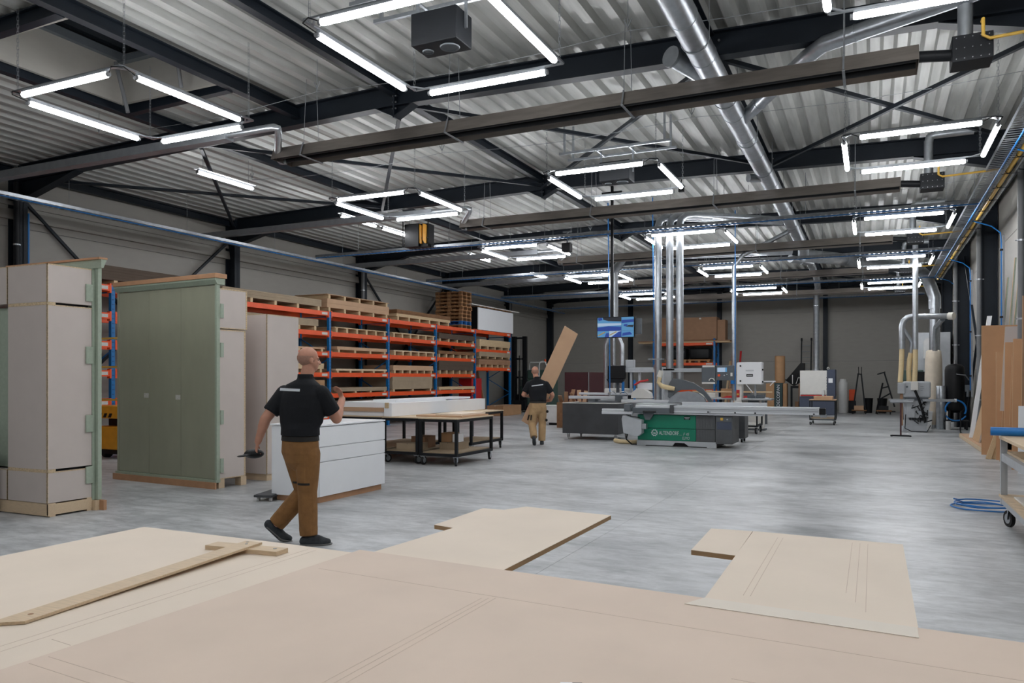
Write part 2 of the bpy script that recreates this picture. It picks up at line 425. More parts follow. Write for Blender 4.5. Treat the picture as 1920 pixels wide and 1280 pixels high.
# ------------------------------------------------------------------ lamps
def chain_mesh(L):
    mb = MB(); n = int(L/.045)
    for i in range(n):
        z = i*.045; a = i % 2
        r = .011
        pts = [(0, -r, z), (0, -r, z+.05), (0, r, z+.05), (0, r, z)]
        if a: pts = [(p[1], 0, p[2]) for p in pts]
        mb.tube(pts, .0028, 3, closed=True)
    return mb
LX, LY = 1.93, 2.05                        # size of one rectangle of four tubes
def batten(parent, p0, p1, nm='tube'):
    """one LED tube with its grey back and end caps"""
    p0 = Vector(p0); p1 = Vector(p1); d = (p1-p0).normalized()
    t = part(parent, nm, MB().tube([p0+d*.0, p0+d*.02, p1-d*.02, p1], [.028, .036, .036, .028], 8), 'led', True, local=True)
    part(t, 'housing', MB().bar(p0+Vector((0, 0, .04)), p1+Vector((0, 0, .04)), .055, .03), 'galvdull', local=True)
    for p, s in ((p0, -1), (p1, 1)): part(t, 'end_cap', MB().cyl(p+d*s*.001, p+d*s*.03, .03, n=8), 'pvcgrey', True, local=True)
def make_light():
    r = thing('light_rectangle', '', 'lamp', (0, 0, 0), 0, 'suspended light rectangles')
    hx, hy, a = LX/2, LY/2, .75
    batten(r, (-a, -hy, 0), (a, -hy, 0)); batten(r, (-a, hy, 0), (a, hy, 0))
    batten(r, (-hx, -a-.06, 0), (-hx, a+.02, 0)); batten(r, (hx, -a-.06, 0), (hx, a+.02, 0))
    fr = MB(); z = .065
    for y in (-hy, hy): fr.bar((-hx, y, z), (hx, y, z), .03, .02)
    for x in (-hx, hx): fr.bar((x, -hy, z), (x, hy, z), .03, .02)
    for sx in (-1, 1):
        for sy in (-1, 1): fr.bar((sx*hx, sy*(hy-.14), z), (sx*(hx-.14), sy*hy, z), .02, .015)
    part(r, 'carrier_frame', fr, 'galv', local=True)
    cm = chain_mesh(1.05)
    for sx in (-1, 1):
        for sy in (-1, 1):
            m2 = MB().add([(v[0]+sx*(hx-.02), v[1]+sy*(hy-.06), v[2]+z) for v in cm.v], cm.f)
            part(r, 'chain', m2, 'galvdull', local=True)
    for sx in (-1, 1): part(r, 'lamp_cable', MB().tube([(sx*(a+.03), -hy, .02), (sx*(a+.12), -hy-.05, .05), (sx*(hx+.03), -hy+.02, .05), (sx*hx, -a-.09, .02)], .007, 5), 'black', True, local=True)
    return r
LXS = [(-8.63, 'on the rack side'), (-4.10, 'along the hall middle'), (.58, 'on the leaning board side')]
LYS = [.95, 7.04, 13.17, 19.42, 25.65, 31.95]
proto = None
for i, (x, nm) in enumerate(LXS):
    seen = 0
    for y in LYS:
        k = ORD(seen)
        lab = f'rectangle of four light tubes, {k} from the front {nm}' if y > 6 else f'rectangle of four light tubes, above the viewpoint {nm}'
        if y > 6: seen += 1
        if proto is None: proto = make_light(); proto.location = (x, y, 5.0); proto['label'] = lab
        else: copy_tree(proto, None, (x, y, 5.0), 0, lab)
# single tubes over the rack aisle
for y, nm in ((11.6, 'nearest the roof hatch'), (16.0, 'beside the exhaust duct elbow'), (17.75, 'beside the orange and black fan unit'), (22.6, 'above the rack pallets'), (27.6, 'nearest the forklift')):
    t = thing('light_tube', f'single white light tube over the rack aisle, {nm}', 'lamp', (-11.72, y, 5.5), 0, 'single light tubes')
    batten(t, (0, -.72, 0), (0, .72, 0))
    part(t, 'hanger', MB().cyl((0, -.6, .05), (0, -.6, .55), .005, n=5).cyl((0, .6, .05), (0, .6, .55), .005, n=5), 'galvdull', local=True)
    part(t, 'reflector', MB().prism([(-.08, .06), (.08, .06), (.05, .075), (-.05, .075)], 'y', -.75, .75), 'white', local=True)

# ------------------------------------------------------------------ radiant heaters
def heater(y, label, last):
    h = thing('radiant_heater', label, 'heater', (-8.6, y, 5.0), 0, 'radiant tube heaters')
    x0, x1 = -8.55, .45
    t = .004; w, z0, z1 = .24, 4.98, 5.16
    rf = MB()
    for a, b in (((-w, z0), (-w*.72, z1)), ((-w*.72, z1), (w*.72, z1)), ((w*.72, z1), (w, z0))):
        d = Vector((b[0]-a[0], b[1]-a[1])).normalized(); n = Vector((-d.y, d.x))*t
        rf.prism([(y+a[0], a[1]), (y+b[0], b[1]), (y+b[0]+n.x, b[1]+n.y), (y+a[0]+n.x, a[1]+n.y)], 'x', x0, x1)
    for xx in (x0, x1-.004): rf.prism([(y-w, z0), (y-w*.72, z1), (y+w*.72, z1), (y+w, z0)], 'x', xx, xx+.004)
    part(h, 'reflector', rf, 'inox')
    for s in (-1, 1): part(h, 'radiant_tube', MB().cyl((x0+.02, y+s*.1, 5.05), (x1-.02, y+s*.1, 5.05), .045, n=10), 'steelblack', True)
    for k in range(4):
        x = x0+.6+k*2.55
        part(h, 'bracket', MB().bar((x, y-.27, z0-.01), (x, y+.27, z0-.01), .03, .012).bar((x, y-.27, z0), (x, y-.19, z1+.02), .02, .01).bar((x, y+.27, z0), (x, y+.19, z1+.02), .02, .01), 'galvdull')
        c = MB()
        for s in (-1, 1): c.cyl((x, y+s*.18, z1), (x, y+s*.12, roofz(x)-.0), .005, n=4)
        part(h, 'hanger', c, 'galvdull')
    part(h, 'burner_neck', MB().cyl((x1, y-.08, 5.06), (.78, y-.08, 5.02), .06, n=10), 'steelblack', True)
    bx = part(h, 'burner_box', MB().bbox(.76, 1.14, y-.2, y+.12, 4.90, 5.18, .008), 'steelblack')
    part(bx, 'screws', (lambda mb: [mb.cyl((.80+.075*i, y-.2, 4.93+.11*j), (.80+.075*i, y-.206, 4.93+.11*j), .006, n=6) for i in range(5) for j in range(3)] and mb)(MB()), 'bolt', kind='stuff')
    part(h, 'air_intake', MB().cyl((.9, y, 5.18), (.9, y, 5.8), .075, n=14).tube([(.9, y, 5.75), (.92, y, 5.86), (1.0, y, 5.9), (1.6, y, 5.9)], .075, 14), 'galv', True)
    part(h, 'gas_pipe', MB().tube([(1.04, y-.16, 5.3), (1.04, y-.24, 5.3), (1.04, y-.25, 5.12), (1.1, y-.25, 5.08), (1.98, y-.25, 5.11)], .018, 8), 'yellow', True, label='yellow gas pipe')
    part(h, 'exhaust_pipe', MB().tube([(x0+.02, y+.1, 5.03), (x0-.06, y+.06, 5.03), (x0-.04, y-.04, 5.06), (x0+.46, y-.58, 5.25), (x0+.50, y-.64, 5.28), (x0+.44, y-.655, 5.30), (x0+.3, y-.66, 5.30), (x0-.5, y-.66, 5.30)], .055, 12), 'galv', True)
    part(h, 'exhaust_duct', MB().bbox(XL+.38, x0-.45, y-.74, y-.56, 5.22, 5.36, .008), 'galvdull')
hl = ['nearest, with its burner box below the square pipe bend', 'second from the front, passing above the saw', 'third from the front, above the three vertical pipes', 'fourth from the front', 'farthest, near the back wall']
for k in range(5): heater(9.62+6.08*k, 'long radiant ceiling heater, '+hl[k], k == 4)

# ------------------------------------------------------------------ cable trays and pipes
def tray(mb, p0, p1, w=.3, h=.06):
    p0 = Vector(p0); p1 = Vector(p1); d = (p1-p0).normalized(); r = d.cross(Vector((0, 0, 1)))
    for s in (-1, 1): mb.bar(p0+r*s*w/2, p1+r*s*w/2, .004, h); mb.bar(p0+r*s*(w/2-.01)+Vector((0,0,h/2)), p1+r*s*(w/2-.01)+Vector((0,0,h/2)), .018, .003)
    n = max(2, int((p1-p0).length/.12)); ra = Vector(r)*(w/2)
    for i in range(n+1):
        p = p0+(p1-p0)*(i/n)-Vector((0, 0, h/2)); mb.bar(p-ra, p+ra, .05, .003)
    return mb
def tray_thing(label, p0, p1, pipes, group='cable trays', step=3.0, hang=True):
    t = thing('cable_tray', label, 'cable tray', tuple(p0), 0, group)
    part(t, 'tray', tray(MB(), p0, p1), 'galv')
    d = (Vector(p1)-Vector(p0)); L = d.length; d.normalize(); r = d.cross(Vector((0, 0, 1)))
    for off, dz, rad, m, nm in pipes:
        part(t, nm, MB().cyl(Vector(p0)+r*off+Vector((0, 0, dz)), Vector(p1)+r*off+Vector((0, 0, dz)), rad, n=8), m, True)
    if hang:
        n = int(L/step)
        for i in range(n):
            p = Vector(p0)+d*(step*(i+.5))
            if roofz(p.x)-p.z < .2: continue
            part(t, 'hanger', MB().cyl(p+r*.1, (p.x+r.x*.1, p.y+r.y*.1, roofz(p.x)), .005, n=4).bar(p-r*.12+Vector((0,0,-.03)), p+r*.12+Vector((0,0,-.03)), .04, .01), 'galvdull')
    return t
tray_thing('long perforated cable tray with blue air pipe running above the racks', (-15.0, -6, 5.05), (-15.0, 38.5, 5.05), [(.12, -.055, .013, 'hoseblue', 'air_pipe')])
for y, nm in ((18.3, 'passing the orange and black fan unit'), (24.5, 'second across the hall'), (30.8, 'third across the hall'), (36.8, 'nearest the back wall')):
    tray_thing(f'cable tray with blue air pipe crossing the hall, {nm}', (-14.85, y, 5.14), (1.95, y, 5.14), [(.12, -.055, .013, 'hoseblue', 'air_pipe')])
tr = tray_thing('cable tray with yellow gas main along the board wall', (1.9, -6, 5.12), (1.9, 31.5, 5.12), [(.20, -.02, .036, 'yellow', 'gas_main'), (.30, -.02, .03, 'galv', 'conduit'), (.05, -.04, .015, 'hoseblue', 'air_pipe')])
for i in range(20):
    y = 9+i*1.1
    part(tr, 'clamp', MB().tube(arc((2.10, y, 5.10), .041, 0, 360, 10, 'xz')[:-1], .006, 4, closed=True).bar((2.0, y, 5.055), (2.26, y, 5.055), .015, .008), 'steelblack')
# downpipes and air drops on the wall columns
for y, nm in ((16.38, 'nearest'), (22.41, 'second'), (28.44, 'third')):
    d = thing('rain_pipe', f'grey rain pipe on the {nm} column of the board wall', 'pipe', (2.36, y-.2, 0), 0, 'rain pipes')
    part(d, 'pipe', MB().cyl((2.40, y-.02, 0), (2.40, y-.02, 5.55), .06, n=12).tube([(2.40, y-.02, 5.5), (2.42, y-.02, 5.62), (2.6, y-.02, 5.75)], .06, 12), 'pvcgrey', True)
    for z in (1.0, 2.6, 4.0): part(d, 'pipe_bracket', MB().cyl((2.40, y-.02, z), (2.40, y-.02, z+.03), .068, n=12).bar((2.30, y-.02, z+.015), (2.5, y-.02, z+.015), .02, .02), 'galv')
for y, nm in ((14.3, 'beside the leaning green strips'), (20.3, 'beside the rain pipe'), (26.4, 'behind the pressure tank'), (31.0, 'near the tall spiral duct')):
    d = thing('air_drop', f'blue compressed air line dropping down a grey rail, {nm}', 'air line', (2.62, y, 1.0), 0, 'air drops')
    part(d, 'rail', MB().box(2.62, 2.66, y-.03, y+.03, 1.0, 4.75), 'galvdull')
    part(d, 'air_line', MB().tube([(2.02, y-.2, 5.08), (2.4, y-.1, 4.95), (2.58, y-.02, 4.8), (2.6, y, 4.6), (2.6, y, 1.2)], .014, 8), 'hoseblue', True)
    for z in (1.6, 2.9, 4.4): part(d, 'clip', B(2.57, 2.63, y-.04, y+.04, z, z+.04), 'black')
for y0 in (10.35,):
    d = thing('rain_pipe', 'dark rain pipe and blue line on the rack wall column nearest the viewer', 'pipe', (-16.05, y0-.2, 0), 0, 'rain pipes')
    part(d, 'pipe', MB().cyl((-16.06, y0-.18, 0), (-16.06, y0-.18, 5.6), .06, n=12), 'steelblack', True)
    part(d, 'air_line', MB().cyl((-16.02, y0+.04, .8), (-16.02, y0+.04, 5.0), .018, n=8), 'hoseblue', True)
    part(d, 'pipe_bracket', MB().cyl((-16.06, y0-.18, 4.3), (-16.06, y0-.18, 4.33), .07, n=12), 'galv')
for y0, nm in ((22.41, 'third'), (34.47, 'fifth')):
    d = thing('rain_pipe', f'grey rain pipe on the {nm} column behind the racks', 'pipe', (-16.2, y0-.2, 0), 0, 'rain pipes')
    part(d, 'pipe', MB().cyl((-16.1, y0-.2, 0), (-16.1, y0-.2, 5.55), .06, n=12), 'pvcgrey', True)
    part(d, 'pipe_bracket', MB().cyl((-16.1, y0-.2, 4.6), (-16.1, y0-.2, 4.63), .07, n=12), 'galv')

# ------------------------------------------------------------------ extraction ducts
def duct(parent, name, pts, r, n=20, bands=True, m='galv', step=1.15):
    o = part(parent, name, MB().tube(pts, r, n), m, 50)
    if bands:
        acc = step*.6
        P = [Vector(p) for p in pts]
        for a, b in zip(P, P[1:]):
            L = (b-a).length; d = (b-a).normalized(); s = acc
            while s < L:
                p = a+d*s; part(o, 'joint_ring', MB().cyl(p-d*.012, p+d*.012, r+.006, n=n), m, 50); s += step
            acc = s-L
    return o
X0, Z0 = -1.93, 5.60
md = thing('extraction_duct', 'large round steel extraction duct running the length of the roof', 'duct', (X0, 1, Z0))
duct(md, 'main_pipe', [(X0, -7, Z0), (X0, 10, Z0), (X0, 20, Z0), (X0, 25.3, Z0-.06), (X0-.1, 26.4, 5.5)], .165)
duct(md, 'reducer', [(X0, 2.0, Z0), (X0, 6.2, Z0)], .19, bands=False)
duct(md, 'branch_pipe', [(X0+.1, 12.45, Z0), (-.75, 10.45, Z0+.02), (-.55, 10.2, Z0+.04), (.95, 9.55, 5.66), (2.3, 8.9, 5.7)], .1, 16)
duct(md, 'capped_stub', [(X0-.05, 10.75, Z0), (X0-.42, 9.95, Z0+.1)], .115, 16, False)
part(md, 'end_cap', MB().cyl((X0-.42, 9.95, Z0+.1), (X0-.44, 9.91, Z0+.105), .135, n=20), 'galvdull', 50)
duct(md, 'capped_stub', [(X0-.1, 16.0, Z0-.08), (X0-.3, 15.8, Z0-.1)], .08, 14, False)
for k in range(9):
    y = 7.2+2.1*k
    part(md, 'strap', MB().tube(arc((X0, y, Z0), .172, 0, 360, 16, 'xz')[:-1], .006, 4, closed=True).cyl((X0+.17, y, Z0), (X0+.17, y, roofz(X0)), .005, n=4), 'galvdull')
md2 = thing('extraction_duct', 'steel duct manifold with bend dropping to the white and navy dust machine', 'duct', (X0, 26.4, 5.3))
duct(md2, 'collector', [(X0-.1, 26.4, 5.48), (-1.2, 27.4, 5.48), (.4, 29.6, 5.46), (1.5, 30.9, 5.4)], .2)
duct(md2, 'side_branch', [(-2.4, 26.2, 5.38), (-1.9, 27.4, 5.4), (-1.95, 31.5, 5.4), (-2.1, 34.8, 5.35), (-2.18, 35.3, 5.25), (-2.2, 35.5, 5.0), (-2.2, 35.5, 1.95)], .12)
md3 = thing('extraction_duct', 'big spiral duct bending down to the floor beside the pressure tank', 'duct', (1.95, 31.0, .9))
duct(md3, 'bend', [(1.4, 30.8, 5.42), (1.68, 31, 5.2), (1.85, 31.05, 4.8), (1.97, 31.05, 4.4), (1.97, 31.05, 4.0)], .2, step=.3)
duct(md3, 'riser', [(1.97, 31.05, 4.0), (1.97, 31.05, .1)], .17)
# three risers at the panel saw
rs = thing('extraction_riser', 'trio of vertical steel extraction pipes rising from the panel saw', 'duct', (-4.5, 18.6, 1.0))
for x, zb, r in ((-4.75, 1.0, .088), (-4.465, 1.78, .088), (-4.22, 1.38, .088)):
    duct(rs, 'riser_pipe', [(x, 18.6, zb), (x, 18.6, 5.25), (x+.03, 18.62, 5.38), (x+.12, 18.7, 5.47), (x+.3, 18.85, 5.5), (-2.1, 20.6-.4*(x+4.2), 5.55)], r, 16, step=1.35)
part(rs, 'slide_gate', B(-4.90, -4.62, 18.5, 18.7, 2.0, 2.03), 'galvdull'); part(rs, 'slide_gate', B(-4.6, -4.33, 18.5, 18.7, 1.74, 1.78), 'black')
part(rs, 'gate_handle', MB().cyl((-5.0, 18.6, 2.015), (-4.88, 18.6, 2.015), .02, n=8), 'galvdull')
# trident riser behind the television
td = thing('extraction_riser', 'steel pipe splitting into three prongs below the television screen', 'duct', (-7.6, 24.0, 1.1))
duct(td, 'trunk', [(-7.58, 24, 3.1), (-7.58, 24, 4.95), (-7.5, 24, 5.1), (-7.2, 24.05, 5.45), (-2.3, 25.6, 5.55)], .14, 18)
duct(td, 'prong', [(-7.58, 24, 3.15), (-7.58, 24, 1.05)], .06, 12)
for s in (-1, 1): duct(td, 'prong', [(-7.58+s*.04, 24, 3.15), (-7.58+s*.27, 24, 2.62), (-7.58+s*.27, 24, 1.05)], .075, 12, step=1.4)
# grey vertical pipe with blue line by the white band saw
d = thing('extraction_riser', 'slim vertical pipe with a blue air line beside the white band saw', 'duct', (-3.42, 21.6, .9))
duct(d, 'pipe', [(-3.42, 21.6, .95), (-3.42, 21.6, 4.6), (-3.2, 21.7, 4.9), (-2.0, 21.9, 5.5)], .06, 12)
part(d, 'air_line', MB().cyl((-3.38, 21.52, 1.2), (-3.38, 21.52, 6.1), .012, n=6), 'hoseblue', True)
part(d, 'air_regulator', MB().cyl((-3.45, 21.5, 1.4), (-3.45, 21.5, 1.75), .05, n=10), 'hoseblue', True)
for x, y, zb, nm in ((-6.35, 19.6, 1.2, 'beside the television screen'), (-5.1, 19.4, 1.9, 'beside the three vertical pipes')):
    d = thing('air_hose', f'thin blue air hose hanging from the ceiling tray {nm}', 'hose', (x, y, zb), 0, 'hanging air hoses')
    part(d, 'hose', MB().tube([(x, y, roofz(x)), (x+.02, y, 4.2), (x+.04, y, 3.0 if zb < 3 else 4.95), (x+.05, y, zb)], .014, 6), 'hoseblue', True)
    part(d, 'coupling', MB().cyl((x+.05, y, zb-.12), (x+.05, y, zb), .025, n=8), 'galv', True)

for y, z, nm in ((9.0, 5.72, 'nearest, in front of the first heater'), (12.6, 5.78, 'crossing the braced roof bay'), (18.9, 5.75, 'crossing above the panel saw'), (21.0, 5.75, 'crossing behind the panel saw')):
    w = thing('support_wire', 'thin steel wire spanning the hall, '+nm, 'wire', (-12, y, z), 0, 'support wires')
    n = 12; P = [(-12+14*i/n, y, z-.10*math.sin(math.pi*((i % 4)/4.))) for i in range(n+1)]
    part(w, 'wire', MB().tube(P, .004, 4), 'galvdull')
    for i in (0, 4, 8, 12): part(w, 'hook', MB().cyl(P[i], (P[i][0], y, roofz(P[i][0])), .005, n=4).bar((P[i][0]-.05, y, P[i][2]+.14), (P[i][0], y, P[i][2]+.04), .01, .01).bar((P[i][0]+.05, y, P[i][2]+.14), (P[i][0], y, P[i][2]+.04), .01, .01), 'galvdull')
# ------------------------------------------------------------------ speakers, sensors and the fan unit
def speaker(y, label):
    s = thing('ceiling_speaker', label, 'speaker', (-4.08, y, 5.05), 0, 'ceiling speakers')
    x = -4.08
    c = part(s, 'cabinet', MB().bbox(x-.27, x+.27, y-.17, y+.17, 4.99, 5.33, .012), 'steelblack')
    for xx, r in ((x+.1, .105), (x-.16, .06)):
        k = part(c, 'cone', MB().lathe([(r, 0), (r*.95, -.012), (r*.85, -.012), (r*.5, .02), (.03, .02), (.025, .005)], (xx, y, 4.988), 24), 'greydark', 50)
    f = MB()
    f.bar((x-1.0, y-.22, 5.55), (x+1.0, y-.22, 5.55), .04, .04); f.bar((x-1.0, y+.22, 5.55), (x+1.0, y+.22, 5.55), .04, .04)
    for xx in (x-.9, x+.9):
        for yy in (y-.22, y+.22): f.bar((xx, yy, 5.55), (xx, yy, roofz(xx)), .035, .035)
    for xx in (x-.29, x+.29): f.bar((xx, y, 5.15), (xx, y, 5.57), .03, .02)
    for xx in (x-.29, x+.29): f.bar((xx, y-.22, 5.53), (xx, y+.22, 5.53), .03, .02)
    part(s, 'strut_frame', f, 'galv')
speaker(7.0, 'black ceiling speaker hanging within the nearest middle light rectangle')
speaker(13.1, 'black ceiling speaker hanging within the second middle light rectangle')
fu = thing('fan_unit', 'black ceiling unit with orange panels hanging above the cable tray', 'fan unit', (-11.3, 18.1, 5.08))
part(fu, 'cabinet', MB().bbox(-11.6, -11.15, 17.9, 18.35, 5.12, 5.75, .01), 'black')
for x in (-11.13, -10.98): part(fu, 'orange_panel', MB().prism([(x-.06, 5.3), (x, 5.2), (x+.05, 5.2), (x+.05, 5.7), (x-.06, 5.74)], 'y', 17.93, 17.97), 'yellowmach')
part(fu, 'back_panel', B(-11.15, -10.9, 17.98, 18.3, 5.12, 5.74), 'black')
part(fu, 'hanger', MB().cyl((-11.68, 17.95, 5.15), (-11.68, 17.95, 6.05), .015, n=6).cyl((-10.88, 17.95, 5.15), (-10.88, 17.95, 6.05), .015, n=6).bar((-11.72, 17.95, 5.35), (-10.84, 17.95, 5.35), .02, .02), 'black')
s = thing('sensor_box', 'small square black sensor box hanging from the roof above the saw', 'sensor', (-3.8, 16.9, 5.6))
part(s, 'body', MB().bbox(-3.86, -3.74, 16.86, 16.94, 5.62, 5.72, .005), 'black'); part(s, 'stem', MB().cyl((-3.8, 16.9, 5.72), (-3.8, 16.9, 6.21), .012, n=6), 'steelblack')
s = thing('sensor_box', 'black projector box hanging under the cable tray left of the television pole', 'sensor', (-6.95, 18.3, 4.8))
part(s, 'body', MB().bbox(-7.12, -6.9, 18.2, 18.4, 4.74, 4.96, .01), 'black'); part(s, 'bracket', MB().bar((-7.0, 18.3, 4.95), (-7.0, 18.3, 5.25), .03, .03).bar((-7.12, 18.3, 5.25), (-6.88, 18.3, 5.25), .03, .03), 'galvdull')

# ------------------------------------------------------------------ pallet racking
RXF, RXB = -14.6, -15.7
UP = [7.66, 11.25, 14.85, 18.46, 21.52, 24.6, 27.7, 31.05]
LV = [.48, 1.10, 1.72, 2.33, 2.93, 3.52]
LVEND = [2.0, 2.75, 3.52]
rk = thing('pallet_rack', 'long pallet rack with orange beams and blue uprights along the wall', 'rack', (RXF, UP[0], 0))
def upright(r, y, xf, xb, h):
    u = MB()
    for x in (xf, xb):
        u.box(x-.04, x+.04, y-.045, y+.045, 0, h); u.box(x-.07, x+.07, y-.07, y+.07, 0, .012)
    o = part(r, 'upright', u, 'blue')
    b = MB(); z = .3; s = 0; n = int((h-.5)/.62)
    for i in range(n):
        a, c = (xf, xb) if i % 2 else (xb, xf)
        b.bar((a, y, z), (c, y, z+.6), .03, .025); z += .62
    b.bar((xf, y, .2), (xb, y, .2), .03, .025); b.bar((xf, y, h-.15), (xb, y, h-.15), .03, .025)
    part(o, 'lattice', b, 'blue')
    hs = MB(); z = .3
    while z < h-.1: 
        hs.box(xf+.04, xf+.041, y-.02, y-.008, z, z+.02); hs.box(xf+.04, xf+.041, y+.008, y+.02, z, z+.02); z += .1
    part(o, 'slot_row', hs, 'steelblack', kind='stuff')
def beamset(r, y0, y1, z, xf, xb, label_tag=True):
    for x in (xf, xb):
        mb = MB(); mb.box(x-.025, x+.045, y0+.05, y1-.05, z-.13, z)
        mb.box(x-.035, x+.05, y0+.045, y0+.085, z-.17, z+.03); mb.box(x-.035, x+.05, y1-.085, y1-.045, z-.17, z+.03)
        o = part(r, 'beam', mb, 'orange')
        if x == xf: part(o, 'load_tag', B(x+.046, x+.048, y1-.38, y1-.13, z-.10, z-.03), 'sticker')
for y in UP: upright(rk, y, RXF, RXB, 3.519)
for i, (a, b) in enumerate(zip(UP, UP[1:])):
    for z in (LVEND if i == 6 else LV): beamset(rk, a, b, z, RXF, RXB)

def board_stack(label, x0, x1, y0, y1, z, layers, nb=4, bh=.09, m='boardgrey', bat='pine', cat='boards', group='board stacks on the rack', topbat=False, jit=.02):
    """boards piled on battens; layers = list of (thickness, inset, material)"""
    s = thing('board_stack', label, cat, ((x0+x1)/2, (y0+y1)/2, z), 0, group)
    def battens(zz, h):
        for i in range(nb):
            y = y0+.12+(y1-y0-.24)*i/(nb-1)
            part(s, 'batten', B(x0+.02, x1-.01, y-.045, y+.045, zz, zz+h), bat)
    battens(z+.002, bh); zz = z+.002+bh
    for t, inset, mm in layers:
        dx = random.uniform(-jit, jit)
        part(s, 'board', B(x0+dx, x1+dx*.3, y0+inset, y1-inset*.5, zz, zz+t-.002), mm); zz += t
    if topbat:
        battens(zz, bh); zz += bh
        part(s, 'board', B(x0, x1, y0, y1, zz, zz+.02), m)
    return s
def L(i): return ['lowest', 'fifth', 'fourth', 'third', 'second', 'top'][i]
BN = ['', 'hidden first', 'bay behind grey cabinets', 'bay right of the walking man', 'middle bay', 'bay under the pallet tower', 'end bay by the forklift']
xa, xb = RXB-.05, RXF+.06
def th(t, n, m): return [(t/n, random.uniform(0, .03), m) for _ in range(n)]
# top level
board_stack('long stack of dark-edged boards on the top shelf, bay behind the grey cabinets', xa, xb, 14.25, 18.05, LV[5], th(.2, 5, 'boardgrey'), 5, .11, 'boardgrey')
board_stack('tan board pack between two rows of battens, top shelf, right of the walking man', xa, xb, 18.3, 21.5, LV[5], th(.26, 2, 'mdf'), 5, .12, 'mdf', topbat=True)
board_stack('pale crate of boards with rough planks on top, top shelf, middle bay', xa, xb, 21.95, 25.6, LV[5], th(.1, 2, 'pine')+th(.14, 3, 'palletdark'), 6, .12, 'pine')
board_stack('dark boards on the top shelf far behind the green wardrobe', xa, xb, 10.3, 13.2, LV[5], th(.3, 5, 'boarddark'), 4, .1)
# lower levels
specs = {
 (2, 4): ('pale boards', th(.2, 4, 'boardgrey'), 5, .12, 14.9, 17.9), (2, 3): ('thin board', th(.05, 1, 'mdf'), 4, .07, 15.0, 18.2), (2, 2): ('short planks', th(.16, 3, 'pine'), 3, .1, 16.5, 18.15), (2, 1): ('brown boxes', th(.3, 2, 'cardboard'), 3, .1, 16.6, 18.2),
 (3, 4): ('pallet with a thin sheet', th(.03, 1, 'pine'), 6, .13, 18.65, 21.4), (3, 3): ('thick tan board', th(.1, 1, 'mdf'), 4, .08, 18.75, 21.4), (3, 2): ('thin pale board', th(.06, 1, 'beech'), 5, .06, 18.7, 21.4), (3, 1): ('low tan boards', th(.12, 2, 'boardgrey'), 4, .05, 18.8, 21.4),
 (4, 4): ('empty slatted pallet', th(.035, 1, 'pine'), 6, .13, 21.7, 24.5), (4, 3): ('pallet with one sheet', th(.04, 1, 'beech'), 6, .13, 21.75, 24.5), (4, 2): ('thick tan board pack', th(.17, 2, 'mdf'), 6, .1, 21.75, 24.35), (4, 1): ('tall pack of grey-tan boards', th(.42, 3, 'boardgrey'), 3, .08, 21.7, 24.3),
 (5, 4): ('dark planks', th(.2, 3, 'boarddark'), 5, .1, 24.75, 27.6), (5, 3): ('brown strips', th(.12, 3, 'palletdark'), 6, .13, 24.7, 27.6), (5, 2): ('dark brown board pack', th(.36, 2, 'boarddark'), 6, .13, 24.75, 27.5), (5, 1): ('pale long plank', th(.1, 2, 'pine'), 4, .03, 24.75, 27.6),
}
for (bay, lv), (nm, ly, nb, bh, y0, y1) in specs.items():
    board_stack(f'{nm} on battens, {L(lv)} shelf down, {BN[bay]}' if lv < 4 else f'{nm} on battens, second shelf down, {BN[bay]}', xa, xb, y0, y1, LV[lv], ly, nb, bh)
for (bay, y0, y1) in ((3, 18.7, 21.2), (4, 21.7, 24.4)):
    board_stack(f'dusty boards on the bottom shelf, {BN[bay]}', xa, xb, y0, y1, LV[0], th(.3, 3, 'boarddark'), 4, .1)
board_stack('pale planks on slatted battens, middle shelf of the end bay by the forklift', xa, xb, 28.0, 30.95, LVEND[1], th(.28, 5, 'pine'), 5, .12)
board_stack('two-part brown board pack, lowest shelf of the end bay by the forklift', xa, xb, 27.95, 30.98, LVEND[0], th(.22, 2, 'mdfdark'), 6, .12, 'boardgrey')
board_stack('grey board pack lying on the brown pack by the forklift', xa, xb, 28.0, 30.98, LVEND[0]+.37, th(.2, 2, 'boardgrey'), 5, .08)
# pallets
def pallet_proto():
    p = thing('wooden_pallet', '', 'pallet', (0, 0, 0), 0, 'stacked pallets')
    for i in range(5):
        x = -.6+.0725+i*.26375; part(p, 'deck_board', B(x-.06, x+.06, -.4, .4, .122, .144), 'pallet', local=True)
    for y in (-.35, 0, .35):
        part(p, 'stringer_board', B(-.6, .6, y-.05, y+.05, .1, .122), 'pallet', local=True)
        part(p, 'skid_board', B(-.6, .6, y-.05, y+.05, 0, .022), 'pallet', local=True)
        for x in (-.53, 0, .53): part(p, 'block', B(x-.07, x+.07, y-.05, y+.05, .022, .1), 'palletdark', local=True)
    return p
pp = pallet_proto(); pz = LV[5]; px_, py_ = -15.2, 27.05
def recolor(o, m):
    for c in o.children:
        c.data = c.data.copy(); c.data.materials[0] = M(m)
for i in range(10):
    nm = ['bottom pallet of the tower on top of the rack', 'blue pallet near the bottom of the rack tower'][i] if i < 2 else f'{ORD(i-2)} wooden pallet above the blue one in the rack tower'
    o = pp if i == 0 else copy_tree(pp)
    o.location = (px_+random.uniform(-.02, .02), py_+random.uniform(-.02, .02), pz+.003+i*.1455); o['label'] = nm
    o.rotation_euler = (0, 0, random.uniform(-.02, .02))
    if i == 1: recolor(o, 'palletblue')
